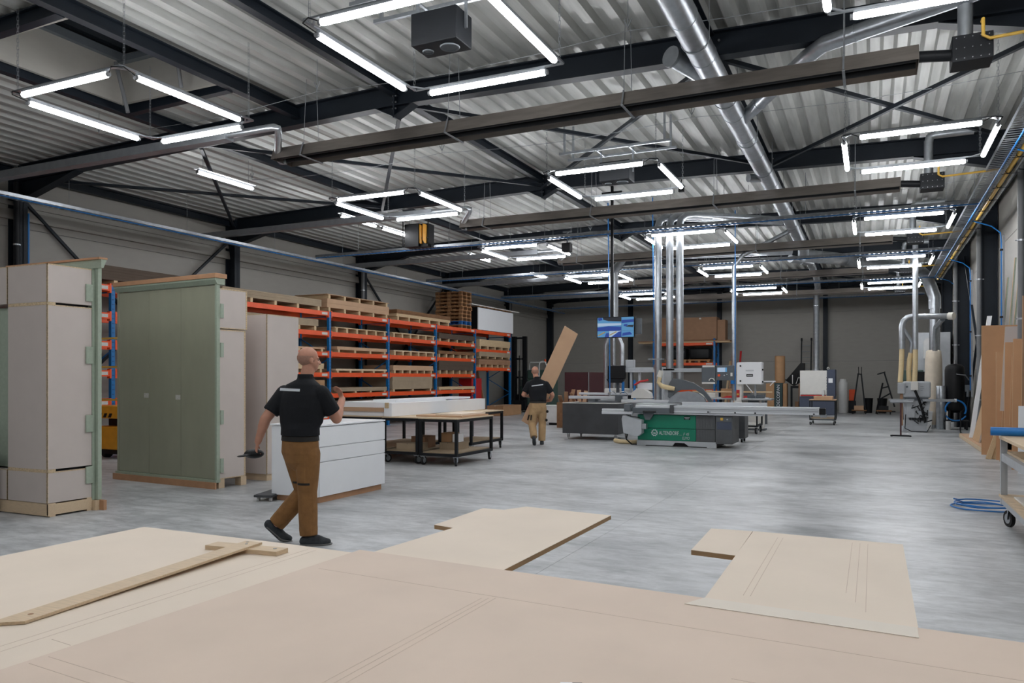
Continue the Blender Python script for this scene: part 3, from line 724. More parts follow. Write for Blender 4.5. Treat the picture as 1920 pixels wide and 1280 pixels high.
# white crate on the end bay
wc = thing('white_crate', 'large white and black panel crate on top of the end bay', 'crate', (-15.2, 29.5, LV[5]))
part(wc, 'white_side', B(RXF+.0, RXF+.04, 27.95, 31.3, LV[5]+.02, LV[5]+.92), 'white')
part(wc, 'body', B(RXB-.1, RXF-.002, 27.95, 31.28, LV[5]+.02, LV[5]+.94), 'black')
part(wc, 'skid', B(RXB, RXF+.03, 28.1, 28.25, LV[5], LV[5]+.018), 'pine')
for i in range(9): part(wc, 'lid_slat', B(RXB-.12, RXF+.06, 28.0+i*.36, 28.2+i*.36, LV[5]+.945, LV[5]+.985), 'palletdark')
part(wc, 'lid_board', B(RXB-.14, RXF+.08, 27.3, 31.9, LV[5]+.986, LV[5]+1.02), 'offwhite')
# things standing below the end bay
solo('red_cabinet', MB().bbox(-15.5, -14.9, 28.0, 28.9, 0, 1.55, .01), 'red', 'dark red cabinet standing under the end bay of the rack', 'cabinet')
solo('standing_boards', MB().prism([(-15.6, 0), (-14.85, 0), (-15.3, 1.9), (-15.6, 1.9)], 'y', 29.3, 29.36), 'mdfdark', 'brown board leaning under the end bay of the rack', 'board')
b = thing('cardboard_box', 'low brown carton on the floor beside the forklift', 'box', (-14.0, 29.6, 0))
part(b, 'body', MB().bbox(-14.5, -13.75, 28.6, 30.4, 0, .42, .008), 'cardboard'); part(b, 'tape', B(-14.15, -14.1, 28.595, 30.405, .4, .4215), 'sticker')
# yellow lift truck glimpsed between the cabinets
yt = thing('yellow_stacker', 'yellow stacker frame glimpsed between the grey cabinet and green wardrobe', 'stacker', (-13.4, 10.4, 0))
yx0, yx1, yy = -13.75, -13.0, 10.4
part(yt, 'base', MB().bbox(yx0, yx1, 10.2, 10.9, .18, .62, .02), 'yellowmach'); part(yt, 'hood', MB().bbox(yx0, yx1, 10.15, 10.7, .78, 1.02, .02), 'yellowmach')
f = MB()
for z in (1.12, 1.75, 2.3): f.box(yx0, yx1, 10.2, 10.24, z, z+.035)
for x in (yx0+.02, yx1-.02): f.box(x-.02, x+.02, 10.2, 10.24, .9, 2.33)
part(yt, 'guard', f, 'yellow'); part(yt, 'hazard_stripes', (lambda mb: [mb.prism([(yx0+.06+i*.14, .8), (yx0+.13+i*.14, .8), (yx0+.17+i*.14, .88), (yx0+.1+i*.14, .88)], 'y', 10.14, 10.149) for i in range(4)] and mb)(MB()), 'black')
for x in (yx0+.12, yx1-.12): part(yt, 'wheel', MB().cyl((x-.05, 10.4, .1), (x+.05, 10.4, .1), .1, n=14), 'rubber', True)
part(yt, 'chassis', MB().box(yx0+.05, yx1-.05, 10.3, 10.8, .08, .19).box(yx0+.1, yx1-.1, 10.45, 10.6, .6, .8), 'black')

# ------------------------------------------------------------------ big cabinets on the left
g = thing('stacked_cabinet', 'tall grey chipboard cabinet of three stacked carcasses at the left edge', 'cabinet', (-8.8, 5.9, 0))
def carcass(r, x0, x1, y0, y1, z0, z1, nm='carcass'):
    o = part(r, nm, B(x0, x1, y0, y1, z0, z1), 'melamine')
    e = MB(); t = .010
    e.box(x1-.001, x1+.003, y0-.003, y0+t, z0, z1); e.box(x1-t, x1+.003, y0-.003, y0+.001, z0, z1)
    e.box(x1-.001, x1+.003, y0, y1, z1-t, z1+.002); e.box(x0, x1, y0-.003, y0, z1-.006, z1+.002)
    part(o, 'chipboard_edge', e, 'chipedge'); return o
cx0, cx1, cy0, cy1 = -9.02, -8.33, 5.61, 6.15
for z0, z1 in ((.155, .50), (.53, 2.375), (2.405, 2.83)):
    carcass(g, cx0, cx1, cy0, cy1, z0, z1); carcass(g, cx0-.9, cx0-.012, cy0, cy1, z0, z1) if z0 > 2 or z0 < .3 else None
for z in (.50, 2.375):
    part(g, 'spacer', B(cx0, cx1-.06, cy0+.101, cy1, z+.001, z+.029), 'black'); part(g, 'spacer', B(cx0, cx1, cy0, cy0+.1, z+.001, z+.029), 'chipedge')  # each slot's shade is a black block; the chipboard piece is the spacer
part(g, 'plinth', MB().box(cx0-.9, cx1, cy0+.01, cy0+.03, .01, .15).box(cx1-.02, cx1+.002, cy0+.01, cy1+.02, .02, .14).box(cx1-.05, cx1, cy0+.03, cy0+.1, 0, .15).box(cx1-.06, cx1, cy1-.06, cy1, 0, .155).box(cx0-.85, cx0-.7, cy0+.05, cy1-.05, 0, .155), 'beech')
part(g, 'front_plinth', B(cx0-.9, -8.2, 6.21, 6.25, 0, .115), 'plinth')
part(g, 'plinth_bearer', B(cx0-.8, -8.27, 6.155, 6.208, 0, .115), 'beech')
part(g, 'front_frame', MB().box(-8.42, -8.325, 6.155, 6.19, .12, 2.84).box(-8.345, -8.275, 6.192, 6.24, .12, 2.92).box(cx0-.9, -8.43, 6.16, 6.29, .13, .2).box(cx0-.9, -8.43, 6.16, 6.29, 2.7, 2.84), 'greenpale')
part(g, 'front_panel', B(cx0-.9, -8.43, 6.2, 6.28, .2, 2.7), 'greendoor')
for z in (.32, .92, 1.72, 2.45): part(g, 'frame_tab', MB().bbox(cx1+.001, cx1+.02, 6.07, 6.16, z, z+.2, .004), 'greenpale')
part(g, 'cornice', MB().prism([(6.17, 2.845), (6.2, 2.845), (6.245, 2.945), (6.17, 2.945)], 'x', cx0-.9, -8.19), 'greenpale')
part(g, 'cornice_top', B(cx0-.9, -8.185, 6.14, 6.25, 2.946, 2.968), 'plinth')
s = thing('green_board', 'pale green panel standing beside the stacked grey cabinet', 'panel', (-9.35, 5.75, 0))
part(s, 'sheet', B(-9.9, -9.04, 5.70, 5.73, .52, 2.37), 'greenpale'); part(s, 'foot', B(-9.8, -9.1, 5.74, 6.1, .51, .56), 'greenpale')
solo('black_board', MB().bbox(-9.75, -9.14, 5.44, 5.50, 0, .82, .004), 'black', 'black upright board at the bottom left corner of the grey cabinet', 'panel')
# green wardrobe
wd = thing('green_wardrobe', 'dark green three-door wardrobe with grey chipboard sides and pale cornice', 'wardrobe', (-10.58, 8.25, 0), math.radians(-4.4))
WW = 2.25
def lp(nm, mb, m, par=wd, **k): return part(par, nm, mb, m, local=True, **k)
for z0, z1, y1 in ((.13, 2.24, .50), (2.255, 2.82, .53)):
    o = lp('carcass', B(.02, WW-.0, .05, y1, z0, z1), 'melamine')
    lp('chipboard_edge', MB().box(WW, WW+.003, y1-.02, y1+.002, z0, z1).box(WW, WW+.003, .06, y1, z1-.015, z1+.001).box(WW, WW+.003, .06, y1, z0, z0+.012), 'chipedge', o)
for i in range(3):
    x0 = .045+i*.7215
    dr = lp('door', MB().bbox(x0+.002, x0+.7175, .0, .022, .13, 2.855, .002), 'greendoor')
    if i < 2: lp('lock_tag', B(x0+.60, x0+.705, -.002, 0, 1.26-.02*i, 1.33-.02*i), 'sticker', dr)
lp('frame_stile', MB().box(0, .043, -.004, .05, .12, 2.88), 'greendoor'); lp('frame_stile', MB().box(WW-.04, WW+.0, -.006, .05, .12, 2.88), 'greenpale')
lp('cornice', MB().prism([(-.01, 2.87), (-.05, 2.93), (-.05, 2.955), (.12, 2.955), (.12, 2.87)], 'x', -.02, WW+.02), 'greenpale')
lp('cornice_top', MB().bbox(-.04, WW+.04, -.06, .14, 2.956, 3.02, .003), 'plinth')
lp('base_rail', B(-.01, WW+.01, -.03, .05, .085, .125), 'greenpale'); lp('plinth', B(-.03, WW+.03, -.06, -.035, 0, .09), 'plinth')
for x in (.1, WW-.04):
    for y in (.03, .42): lp('foot', B(x-.08, x+.04, y, y+.1, 0, .128), 'beech')
for z in (.22, .9, 1.85, 2.4): lp('frame_tab', B(WW+.001, WW+.02, .052, .1, z, z+.2), 'greenpale')
# grey cabinet behind
g2 = thing('grey_cabinet', 'tall plain grey cabinet on a pale plinth behind the walking man', 'cabinet', (-8.9, 9.4, 0))
carcass(g2, -9.7, -8.3, 9.02, 9.73, .10, 2.52)
part(g2, 'plinth', MB().box(-9.65, -8.32, 9.04, 9.06, 0, .098).box(-8.34, -8.32, 9.06, 9.7, 0, .098).box(-9.6, -9.5, 9.1, 9.6, 0, .098), 'beech')
# white drawer unit
dw = thing('drawer_unit', 'white three-drawer cabinet on a brown plinth beside the walking man', 'drawer unit', (-6.55, 8.35, 0))
part(dw, 'body', MB().bbox(-6.95, -6.222, 7.64, 9.07, .075, .945, .002), 'white')
part(dw, 'top', MB().bbox(-6.97, -6.2, 7.63, 9.08, .952, .972, .002), 'white')
for z0, z1 in ((.08, .504), (.513, .690), (.699, .935)): part(dw, 'drawer_front', MB().bbox(-6.221, -6.2, 7.662, 9.068, z0, z1, .0015), 'white')
part(dw, 'plinth', B(-6.9, -6.235, 7.68, 9.03, 0, .074), 'plinth')
do = thing('dolly', 'small dark carpeted furniture dolly on the floor beside the drawer unit', 'dolly', (-7.05, 7.75, 0), .3)
part(do, 'deck', MB().bbox(-.1, .14, -.3, .3, .055, .085, .006), 'darkpanel', local=True)
for x in (-.06, .1):
    for y in (-.24, .24): part(do, 'castor', MB().cyl((x-.012, y, .028), (x+.012, y, .028), .0275, n=10), 'plasticwhite', True, local=True)
for y in (-.24, .24): part(do, 'castor_mount', B(-.08, .12, y-.02, y+.02, .045, .0545), 'galvdull', local=True)

# ------------------------------------------------------------------ black trolleys
def castor(parent, x, y, r=.065, h=.15, m='rubber', ang=0.):
    c, s = math.cos(ang), math.sin(ang)
    def q(a, b, z): return (x+a*c-b*s, y+a*s+b*c, z)
    w = part(parent, 'castor', MB().cyl(q(-.018, .03, r), q(.018, .03, r), r, n=18), m, 45, local=True)
    part(w, 'hub', MB().cyl(q(-.021, .03, r), q(.021, .03, r), r*.62, n=14), 'galv', 45, local=True)
    f = MB().bar(q(-.026, .03, r-.01), q(-.026, 0, h-.015), .004, .04, (0, 1, 0)).bar(q(.026, .03, r-.01), q(.026, 0, h-.015), .004, .04, (0, 1, 0))
    f.box(x-.04, x+.04, y-.04, y+.04, h-.015, h)
    part(w, 'fork', f, 'galv', local=True)
def cart(name, label, x0, x1, y0, y1, zt=.845, zb=.225, t=.05, top='plyedge', group='black board trolleys', bottom='boardgrey', r=.078):
    cx, cy = (x0+x1)/2, (y0+y1)/2
    c = thing(name, label, 'trolley', (cx, cy, 0), 0, group); hx, hy = (x1-x0)/2, (y1-y0)/2
    for sx in (-1, 1):
        for sy in (-1, 1):
            part(c, 'leg', B(sx*(hx-t/2)-t/2, sx*(hx-t/2)+t/2, sy*(hy-t/2)-t/2, sy*(hy-t/2)+t/2, zb-.06, zt-.021), 'steelblack', local=True)
            castor(c, sx*(hx-.05), sy*(hy-.05), r, zb-.06, ang=random.uniform(-.6, .6))
    for z, nm in ((zt-.021-t, 'top_frame'), (zb-.06, 'base_frame')):
        f = MB()
        for s in (-1, 1):
            f.box(-hx+t, hx-t, s*(hy-t/2)-t/2, s*(hy-t/2)+t/2, z, z+t); f.box(s*(hx-t/2)-t/2, s*(hx-t/2)+t/2, -hy+t, hy-t, z, z+t)
        part(c, nm, f, 'steelblack', local=True)
    part(c, 'top_board', MB().bbox(-hx-.01, hx+.01, -hy-.01, hy+.01, zt-.02, zt, .002), top, local=True)
    part(c, 'shelf_board', B(-hx+.052, hx-.052, -hy+.052, hy-.052, zb-.012, zb+.01), bottom, local=True)
    return c
cart('board_trolley', 'black steel trolley with tan boards, closest to the open floor', -7.38, -6.6, 11.86, 13.27)
cart('board_trolley', 'black steel trolley beside the white drawer unit, second of the pair', -8.2, -7.44, 11.92, 13.32)
cart('board_trolley', 'black trolley carrying white and tan panels, partly behind the drawer unit', -9.35, -8.27, 12.0, 14.4)
cart('board_trolley', 'rear black trolley under the far end of the long white panel', -8.3, -7.5, 14.1, 15.6)
solo('tan_board', B(-7.62, -6.66, 12.15, 13.2, .847, .875), 'mdf', 'thin tan board lying on the trolley closest to the open floor', 'board')
solo('tan_board', B(-7.3, -6.75, 12.3, 13.25, .877, .905), 'mdfpale', 'small pale board on top of the tan board on the trolley', 'board')
s = thing('white_board', 'long glossy white panel standing on edge across the trolleys', 'panel', (-8.05, 13.8, .847))
part(s, 'sheet', B(-8.19, -8.02, 11.95, 15.72, .848, 1.09), 'white'); part(s, 'end_strip', B(-8.19, -8.02, 15.722, 15.74, .848, 1.09), 'galvdull')
part(s, 'edge_block', B(-8.16, -8.08, 11.93, 11.949, 1.0, 1.1), 'pine')
solo('white_board', B(-9.3, -8.25, 12.05, 14.3, .847, .925), 'white', 'lower white panel of the pile on the trolley behind the drawer unit', 'panel')
solo('tan_board', B(-9.32, -8.23, 12.02, 14.3, .927, 1.0), 'mdf', 'thick tan board between two white panels on the trolley', 'board')
solo('white_board', B(-9.3, -8.22, 12.06, 14.3, 1.002, 1.1), 'white', 'upper white panel of the pile on the trolley behind the drawer unit', 'panel')
solo('white_board', B(-8.75, -8.23, 12.4, 15.4, 1.102, 1.14), 'white', 'thin white panel lying on top of the white pile', 'panel')
for (x0, x1, y0, y1, z, h, m, lb) in ((-7.95, -7.65, 12.5, 12.9, .212, .24, 'mdfdark', 'dark brown box on the lower shelf of the second trolley'), (-8.02, -7.55, 12.1, 12.45, .212, .14, 'boardgrey', 'flat grey carton on the lower shelf of the second trolley'),
    (-7.3, -6.95, 12.45, 12.95, .212, .15, 'boardgrey', 'grey board offcut pile on the lower shelf of the front trolley'), (-7.32, -7.1, 12.55, 12.85, .364, .17, 'cardboard', 'small carton on the offcut pile of the front trolley'), (-7.08, -6.98, 12.55, 12.8, .364, .15, 'white', 'small white box on the offcut pile of the front trolley')):
    s = thing('carton', lb, 'box', ((x0+x1)/2, (y0+y1)/2, z)); part(s, 'body', MB().bbox(x0, x1, y0, y1, z, z+h, .004), m)
    part(s, 'lid_seam', B((x0+x1)/2-.003, (x0+x1)/2+.003, y0-.001, y1+.001, z+h-.02, z+h+.001), 'boarddark')

# ------------------------------------------------------------------ foreground work table of loose panels
ZT = .85
wt = thing('work_table', 'low timber trestle frame carrying the big panels in the foreground', 'table', (-1.0, 1.5, 0))
for x in (-2.9, -1.75, -.6, .7):
    for y in (.75, 2.3):
        part(wt, 'leg', B(x-.04, x+.04, y-.04, y+.04, 0, .73), 'pine')
    part(wt, 'cross_rail', B(x-.045, x+.045, .6, 2.36, .731, .809), 'pine')
for x, m in ((-1.5, 3.05), (-.2, 3.0)):
    part(wt, 'leg', B(x-.04, x+.04, m-.04, m+.04, 0, .73), 'pine'); part(wt, 'cross_rail', B(x-.045, x+.045, 2.45, m+.35, .731, .799), 'pine'); part(wt, 'packer', B(x-.04, x+.04, 2.7, m+.2, .8, .828), 'pine')
Zb = .811
def panel(name, label, poly, z0, z1, m, edge):
    o = thing(name, label, 'panel', (poly[0][0], poly[0][1], z0))
    part(o, 'face', MB().prism(poly, 'z', z1-.0012, z1), m); part(o, 'core', MB().prism(poly, 'z', z0, z1-.0012), edge)
    return o
fe = lambda x: 2.6-.0745*(x+1.9)
pA = panel('wood_panel', 'pale panel at the left of the foreground table under the T-square', [(-3.12, .45), (-1.903, .45), (-1.903, 2.55), (-2.3, 2.57), (-3.12, 2.575)], Zb, ZT-.001, 'mdfpale', 'mdfedge')
pB = panel('wood_panel', 'large tan panel filling the front of the foreground table', [(-1.9, .45), (1.35, .45), (1.35, fe(1.35)), (-1.9, fe(-1.9))], Zb, ZT, 'mdftable', 'mdfedge')
pC = panel('wood_panel', 'pale notched panel sticking out of the table towards the drawer unit', [(-1.83, fe(-1.83)+.002), (-1.225, fe(-1.225)+.002), (-1.215, 3.8), (-1.72, 3.865), (-1.785, 3.72), (-1.91, 3.72), (-1.905, 3.2), (-1.785, 3.17)], Zb+.018, ZT-.001, 'mdfpale', 'mdfedge')
pD = panel('wood_panel', 'pale panel sticking out of the table over the grey floor', [(-.487, fe(-.487)+.002), (.115, fe(.115)+.002), (.114, 3.655), (-.498, 3.684)], Zb+.018, ZT-.0005, 'mdfpale', 'mdfedge')
pE = panel('wood_panel', 'small square pale panel beside the panel over the grey floor', [(-.674, 3.175), (-.493, 3.148), (-.501, 3.684), (-.686, 3.668)], Zb+.018, ZT-.001, 'mdfpale', 'mdfedge')
part(wt, 'cross_rail', B(-.56, -.26, 3.3, 3.35, .80, .828), 'pine'); part(wt, 'cross_rail', B(-1.84, -1.56, 3.35, 3.4, .80, .828), 'pine')
solo('veneer_strip', MB().prism([(-.53, 2.40), (.112, 2.35), (.113, 2.445), (-.487, 2.492)], 'z', ZT+.0005, ZT+.002), 'stripwhite', 'thin whitish strip across the root of the panel over the grey floor', 'strip')
def lines(parent, segs, z, w=.0016):
    for a, b in segs: part(parent, 'pencil_line', MB().bar((a[0], a[1], z+.0002), (b[0], b[1], z+.0002), w, .0004), 'pencil')
lines(pB, [((-1.16+.028*i, .9), (-1.13+.02*i, 2.19+.01*i)) for i in range(3)]+[((-1.85, 2.28), (.9, 2.08)), ((-1.88, 1.22), (-.9, 1.14)), ((-1.88, 1.27), (-.9, 1.19)), ((-.3, 1.85), (1.2, 1.76))], ZT)
lines(pA, [((-2.06, .9), (-2.10, 2.52)), ((-2.02, .9), (-2.06, 2.52)), ((-2.0, 1.36), (-1.91, 1.35))], ZT-.001)
lines(pD, [((-.38+.022*i, 2.58), (-.38+.022*i, 3.58)) for i in range(2)]+[((-.08+.03*i, 2.75-.1*i), (-.08+.03*i, 3.6)) for i in range(3)], ZT-.0005)
ts = thing('t_square', 'wooden T-square lying on the pale panel in the foreground', 'T-square', (-2.31, 2.39, ZT))
bl = MB(); a, b = Vector((-2.228, 1.385, 0)), Vector((-2.315, 2.44, 0)); d = (b-a).normalized(); r = Vector((d.y, -d.x, 0)); w = .042
zn, zf = ZT+.0002, ZT+.0182
def bq(p, z): return (p.x, p.y, z)
low = [(a+r*w+d*.02, zn), (b+r*w, zf), (b-r*w, zf), (a-r*w, zn), (a-r*(w-.03)-d*.015, zn)]
bl.add([bq(p, z) for p, z in low]+[bq(p, z+.009) for p, z in low], [(4,3,2,1,0), (5,6,7,8,9)]+[(i, (i+1) % 5, 5+(i+1) % 5, 5+i) for i in range(5)])
part(ts, 'blade', bl, 'beech')
hd = MB(); c = b-d*.045; rr = Vector((.97, -.24, 0)).normalized(); dd = Vector((.24, .97, 0))
rr = r; dd = d
hd.prism([tuple((c+rr*.18-dd*.045)[:2]), tuple((c+rr*.18+dd*.03)[:2]), tuple((c-rr*.17+dd*.03)[:2]), tuple((c-rr*.17-dd*.045)[:2])], 'z', ZT-.0005, ZT+.0175)
part(ts, 'head', hd, 'beech')
part(ts, 'hang_hole', MB().cyl(a+d*.07+Vector((0, 0, ZT+.010)), a+d*.07+Vector((0, 0, ZT+.0109)), .008, n=14), 'mdfdark', True)
part(ts, 'screws', MB().cyl(c+Vector((0, 0, ZT+.024)), c+Vector((0, 0, ZT+.0275)), .006, n=10).cyl(c+d*.03-r*.02+Vector((0, 0, ZT+.026)), c+d*.03-r*.02+Vector((0, 0, ZT+.0275)), .006, n=10).cyl(c+rr*.14+Vector((0, 0, ZT+.017)), c+rr*.14+Vector((0, 0, ZT+.0185)), .008, n=10), 'bolt', True)
s = thing('tape_roll', 'small white and grey round object at the bottom edge of the table', 'tape roll', (-.60, 1.5980, ZT))
part(s, 'body', MB().cyl((-.622, 1.5830, ZT+.0165), (-.598, 1.5930, ZT+.0165), .016, n=18), 'white', 45); part(s, 'core', MB().cyl((-.597, 1.5935, ZT+.0165), (-.578, 1.6020, ZT+.0165), .0155, n=18), 'greydark', 45)

# ------------------------------------------------------------------ panel saw
sw = thing('panel_saw', 'green and grey sliding table panel saw in the hall middle', 'panel saw', (-4.0, 17.9, 0))
yf = 17.42
bs = MB(); part(sw, 'recess_shade', B(-4.93, -3.16, yf+.07, 18.5, .0, .13), 'black')  # black block paints the shade seen through the openings of the base
bs.prism([(-4.95, 0), (-4.75, 0), (-4.75, .02), (-4.12, .02), (-4.07, .09), (-3.85, .09), (-3.75, .02), (-3.35, .02), (-3.35, 0), (-3.14, 0), (-3.14, .13), (-4.95, .13)], 'y', yf, yf+.055)
part(sw, 'base', bs, 'greymach')
part(sw, 'cabinet', B(-4.93, -3.16, yf+.04, 18.55, .132, .72), 'greydark')
for z0, z1 in ((.135, .405), (.415, .715)): part(sw, 'green_panel', MB().bbox(-4.93, -3.595, yf+.005, yf+.039, z0, z1, .004), 'sawgreen')
for z0, z1 in ((.135, .405), (.415, .715)):
    rb = MB()
    for i in range(14): rb.box(-3.585+i*.0296, -3.585+i*.0296+.022, yf+.004, yf+.014, z0, z1)
    rb.box(-3.588, -3.17, yf+.0145, yf+.039, z0, z1); part(sw, 'ribbed_panel', rb, 'sawrib')
eb = part(sw, 'end_box', MB().bbox(-3.155, -2.79, yf-.02, 18.3, .1, .72, .006), 'sawrib')
part(eb, 'control_strip', MB().bbox(-3.13, -2.81, yf-.028, yf-.021, .6, .69, .003), 'greydark'); part(eb, 'tray_recess', B(-3.13, -2.81, yf-.027, yf-.021, .42, .585), 'navy')
part(eb, 'red_switch', MB().bbox(-3.05, -2.99, yf-.04, yf-.029, .62, .68, .004), 'yellow'); part(eb, 'knob', MB().cyl((-2.9, yf-.029, .645), (-2.9, yf-.045, .645), .018, n=12), 'galv', True)
for z0, z1 in ((.11, .40),): 
    rb = MB()
    for i in range(13): rb.box(-3.14+i*.0265, -3.14+i*.0265+.02, yf-.026, yf-.021, z0, z1)
    part(eb, 'rib_row', rb, 'sawrib')
TX = Matrix.Translation((0, 0, 0))
def facing(x, y, z): return Matrix.Translation((x, y, z)) @ Matrix.Rotation(math.pi/2, 4, 'X')
text_part(sw, 'maker_lettering', 'ALTENDORF', .125, 'print', facing(-4.43, yf+.002, .265) @ Matrix.Diagonal((.64, 1, 1, 1)))
text_part(sw, 'model_lettering', 'F 45', .09, 'greymach', facing(-3.88, yf+.002, .262) @ Matrix.Diagonal((.85, 1, 1, 1)), shear=.25)
text_part(sw, 'model_lettering', 'ELMO', .09, 'greymach', facing(-3.90, yf+.002, .172) @ Matrix.Diagonal((.72, 1, 1, 1)), shear=.1)
part(sw, 'lettering_rule', B(-3.985, -3.90, yf+.0015, yf+.004, .262, .268), 'galvdull')
lg = MB().tube(arc((-4.535, yf+.003, .305), .062, 0, 360, 24, 'xz')[:-1], .008, 4, closed=True)
for k in range(10):
    t = 2*math.pi*k/10; lg.bar((-4.535+.062*math.cos(t), yf+.003, .305+.062*math.sin(t)), (-4.535+.08*math.cos(t), yf+.003, .305+.08*math.sin(t)), .016, .006, (0, 1, 0))
lg.bar((-4.575, yf+.003, .33), (-4.55, yf+.003, .275), .01, .005, (0, 1, 0)).bar((-4.55, yf+.003, .275), (-4.535, yf+.003, .315), .01, .005, (0, 1, 0)).bar((-4.535, yf+.003, .315), (-4.52, yf+.003, .275), .01, .005, (0, 1, 0)).bar((-4.52, yf+.003, .275), (-4.495, yf+.003, .33), .01, .005, (0, 1, 0))
part(sw, 'gear_emblem', lg, 'print')
pl = part(sw, 'maker_plate', B(-3.86, -3.72, yf-.001, yf+.004, .62, .69), 'black'); part(pl, 'plate_print', MB().box(-3.85, -3.73, yf-.0025, yf-.001, .655, .672).box(-3.83, -3.75, yf-.0025, yf-.001, .635, .642), 'print')
# table, sliding carriage and fences
part(sw, 'cast_table', MB().bbox(-4.75, -3.35, 17.78, 18.75, .80, .90, .01), 'greymach'); part(sw, 'rip_extension', MB().bbox(-3.34, -2.3, 17.85, 18.75, .82, .895, .008), 'alu')
part(sw, 'table_support', MB().box(-4.7, -3.4, 17.8, 18.5, .721, .80).box(-3.3, -2.9, 18.0, 18.3, .721, .82), 'greydark')
sl = MB().prism([(17.30, .78), (17.62, .78), (17.62, .935), (17.30, .935), (17.30, .90), (17.312, .895), (17.312, .82), (17.30, .815)], 'x', -4.12, -1.02)
st = part(sw, 'sliding_table', sl, 'alu')
part(st, 'slot', MB().box(-4.1, -1.03, 17.297, 17.3, .862, .868).box(-4.1, -1.03, 17.297, 17.3, .835, .838), 'darkpanel')
part(st, 'end_stop', MB().bbox(-1.02, -.9, 17.33, 17.6, .79, .92, .01), 'black'); part(st, 'end_bracket', B(-1.0, -.88, 17.35, 17.55, .73, .79), 'galvdull')
bb = MB()
for x in (-3.3, -3.26, -2.72, -2.3, -1.12): bb.cyl((x, 17.30, .80 if x > -3 else .805), (x, 17.288, .80 if x > -3 else .805), .018 if x not in (-3.26,) else .01, n=10)
part(st, 'knobs', bb, 'black', True, kind='stuff')
part(sw, 'guide_rail', MB().bbox(-4.9, -2.15, 17.33, 17.58, .735, .775, .006), 'alu')
part(sw, 'carriage_head', MB().bbox(-5.03, -4.14, 17.27, 17.66, .755, .875, .012), 'greydark'); part(sw, 'carriage_cap', MB().bbox(-4.95, -4.14, 17.29, 17.66, .877, .93, .006), 'alu')
part(sw, 'clamp_block', MB().bbox(-4.14, -4.06, 17.24, 17.66, .76, .95, .008), 'darkpanel'); part(sw, 'handle', MB().cyl((-4.75, 17.22, .79), (-4.45, 17.22, .79), .018, n=8).cyl((-4.7, 17.22, .79), (-4.7, 17.3, .79), .012, n=6).cyl((-4.5, 17.22, .79), (-4.5, 17.3, .79), .012, n=6), 'black', True)
part(sw, 'outrigger_arm', MB().prism([(-4.78, .755), (-4.52, .755), (-4.62, .6), (-4.72, .6)], 'y', 17.32, 17.42), 'greydark')
part(sw, 'crosscut_rail', MB().bbox(-5.72, -5.06, 17.2, 17.32, .795, .845, .004), 'alu'); part(sw, 'crosscut_rail', MB().bbox(-5.72, -5.0, 17.18, 17.34, .725, .79, .004), 'alu')
part(sw, 'rail_clamp', MB().bbox(-5.18, -5.03, 17.15, 17.4, .80, .96, .012), 'greydark')
part(sw, 'crosscut_table', MB().bbox(-5.05, -4.1, 17.68, 18.3, .90, .955, .006), 'greymach')
part(sw, 'fence', MB().bbox(-5.6, -4.3, 18.32, 18.4, .96, 1.03, .006), 'alu')
part(sw, 'rip_fence', MB().bbox(-4.05, -2.15, 18.05, 18.16, .905, 1.0, .006), 'alu')
part(sw, 'switch_box', MB().prism([(-5.22, .62), (-5.18, .30), (-4.86, .23), (-4.76, .30), (-4.76, .60), (-5.2, .70)], 'y', 17.12, 17.35), 'greymach')
part(sw, 'switch_bracket', MB().box(-4.95, -4.8, 17.3, 17.46, .45, .55), 'galvdull'); part(sw, 'socket', MB().bbox(-4.76, -4.66, 17.16, 17.3, .4, .52, .006), 'galv')
part(sw, 'cable', MB().tube([(-5.1, 17.2, .3), (-5.15, 17.25, .15), (-5.05, 17.35, .03), (-4.9, 17.5, .02)], .016, 6), 'black', True)
part(sw, 'cable', MB().tube([(-5.1, 17.25, .80), (-5.15, 17.2, .72), (-5.0, 17.14, .68), (-4.8, 17.15, .66)], .012, 6), 'black', True)
# blade guard on its column, control arm
part(sw, 'column', MB().bbox(-4.57, -4.40, 18.5, 18.68, .0, 1.78, .01), 'greymach')
part(sw, 'blade_guard', MB().prism([(-4.42, .97), (-3.52, .97), (-3.58, 1.1), (-3.72, 1.2), (-3.95, 1.25), (-4.18, 1.22), (-4.36, 1.1)], 'y', 18.24, 18.36), 'galvdull')
part(sw, 'guard_arm', MB().prism([(-4.46, 1.10), (-4.40, 1.06), (-4.30, 1.2), (-4.16, 1.27), (-3.80, 1.28), (-3.62, 1.16), (-3.50, 1.0), (-3.42, .97), (-3.40, 1.02), (-3.62, 1.3), (-3.85, 1.44), (-4.12, 1.52), (-4.36, 1.54), (-4.44, 1.4)], 'y', 18.38, 18.46), 'greydark')
part(sw, 'guard_hose', MB().tube([(-4.62, 18.3, 1.62), (-4.66, 18.3, 1.45), (-4.58, 18.3, 1.36), (-4.4, 18.3, 1.32), (-4.28, 18.3, 1.3)], [.05, .05, .06, .06, .05], 10), 'hosebeige', True)
part(sw, 'hose_mouth', MB().cyl((-4.64, 18.3, 1.58), (-4.60, 18.3, 1.74), .07, .05, 12), 'pvccream', True)
part(sw, 'control_arm', MB().bbox(-4.40, -3.58, 18.5, 18.62, 1.70, 1.79, .006), 'greymach')
part(sw, 'control_case', MB().bbox(-3.66, -3.34, 18.4, 18.6, 1.42, 1.86, .01), 'greydark'); part(sw, 'case_trim', B(-3.65, -3.35, 18.39, 18.399, 1.42, 1.46), 'offwhite'); part(sw, 'case_trim', B(-3.64, -3.36, 18.39, 18.399, 1.81, 1.85), 'offwhite')
part(sw, 'case_handle', MB().tube(arc((-3.42, 18.37, 1.49), .06, 0, 180, 10, 'xz'), .012, 6), 'offwhite', True)
cp = part(sw, 'control_panel', MB().bbox(-3.335, -2.93, 18.42, 18.52, 1.5, 1.85, .012), 'greydark')
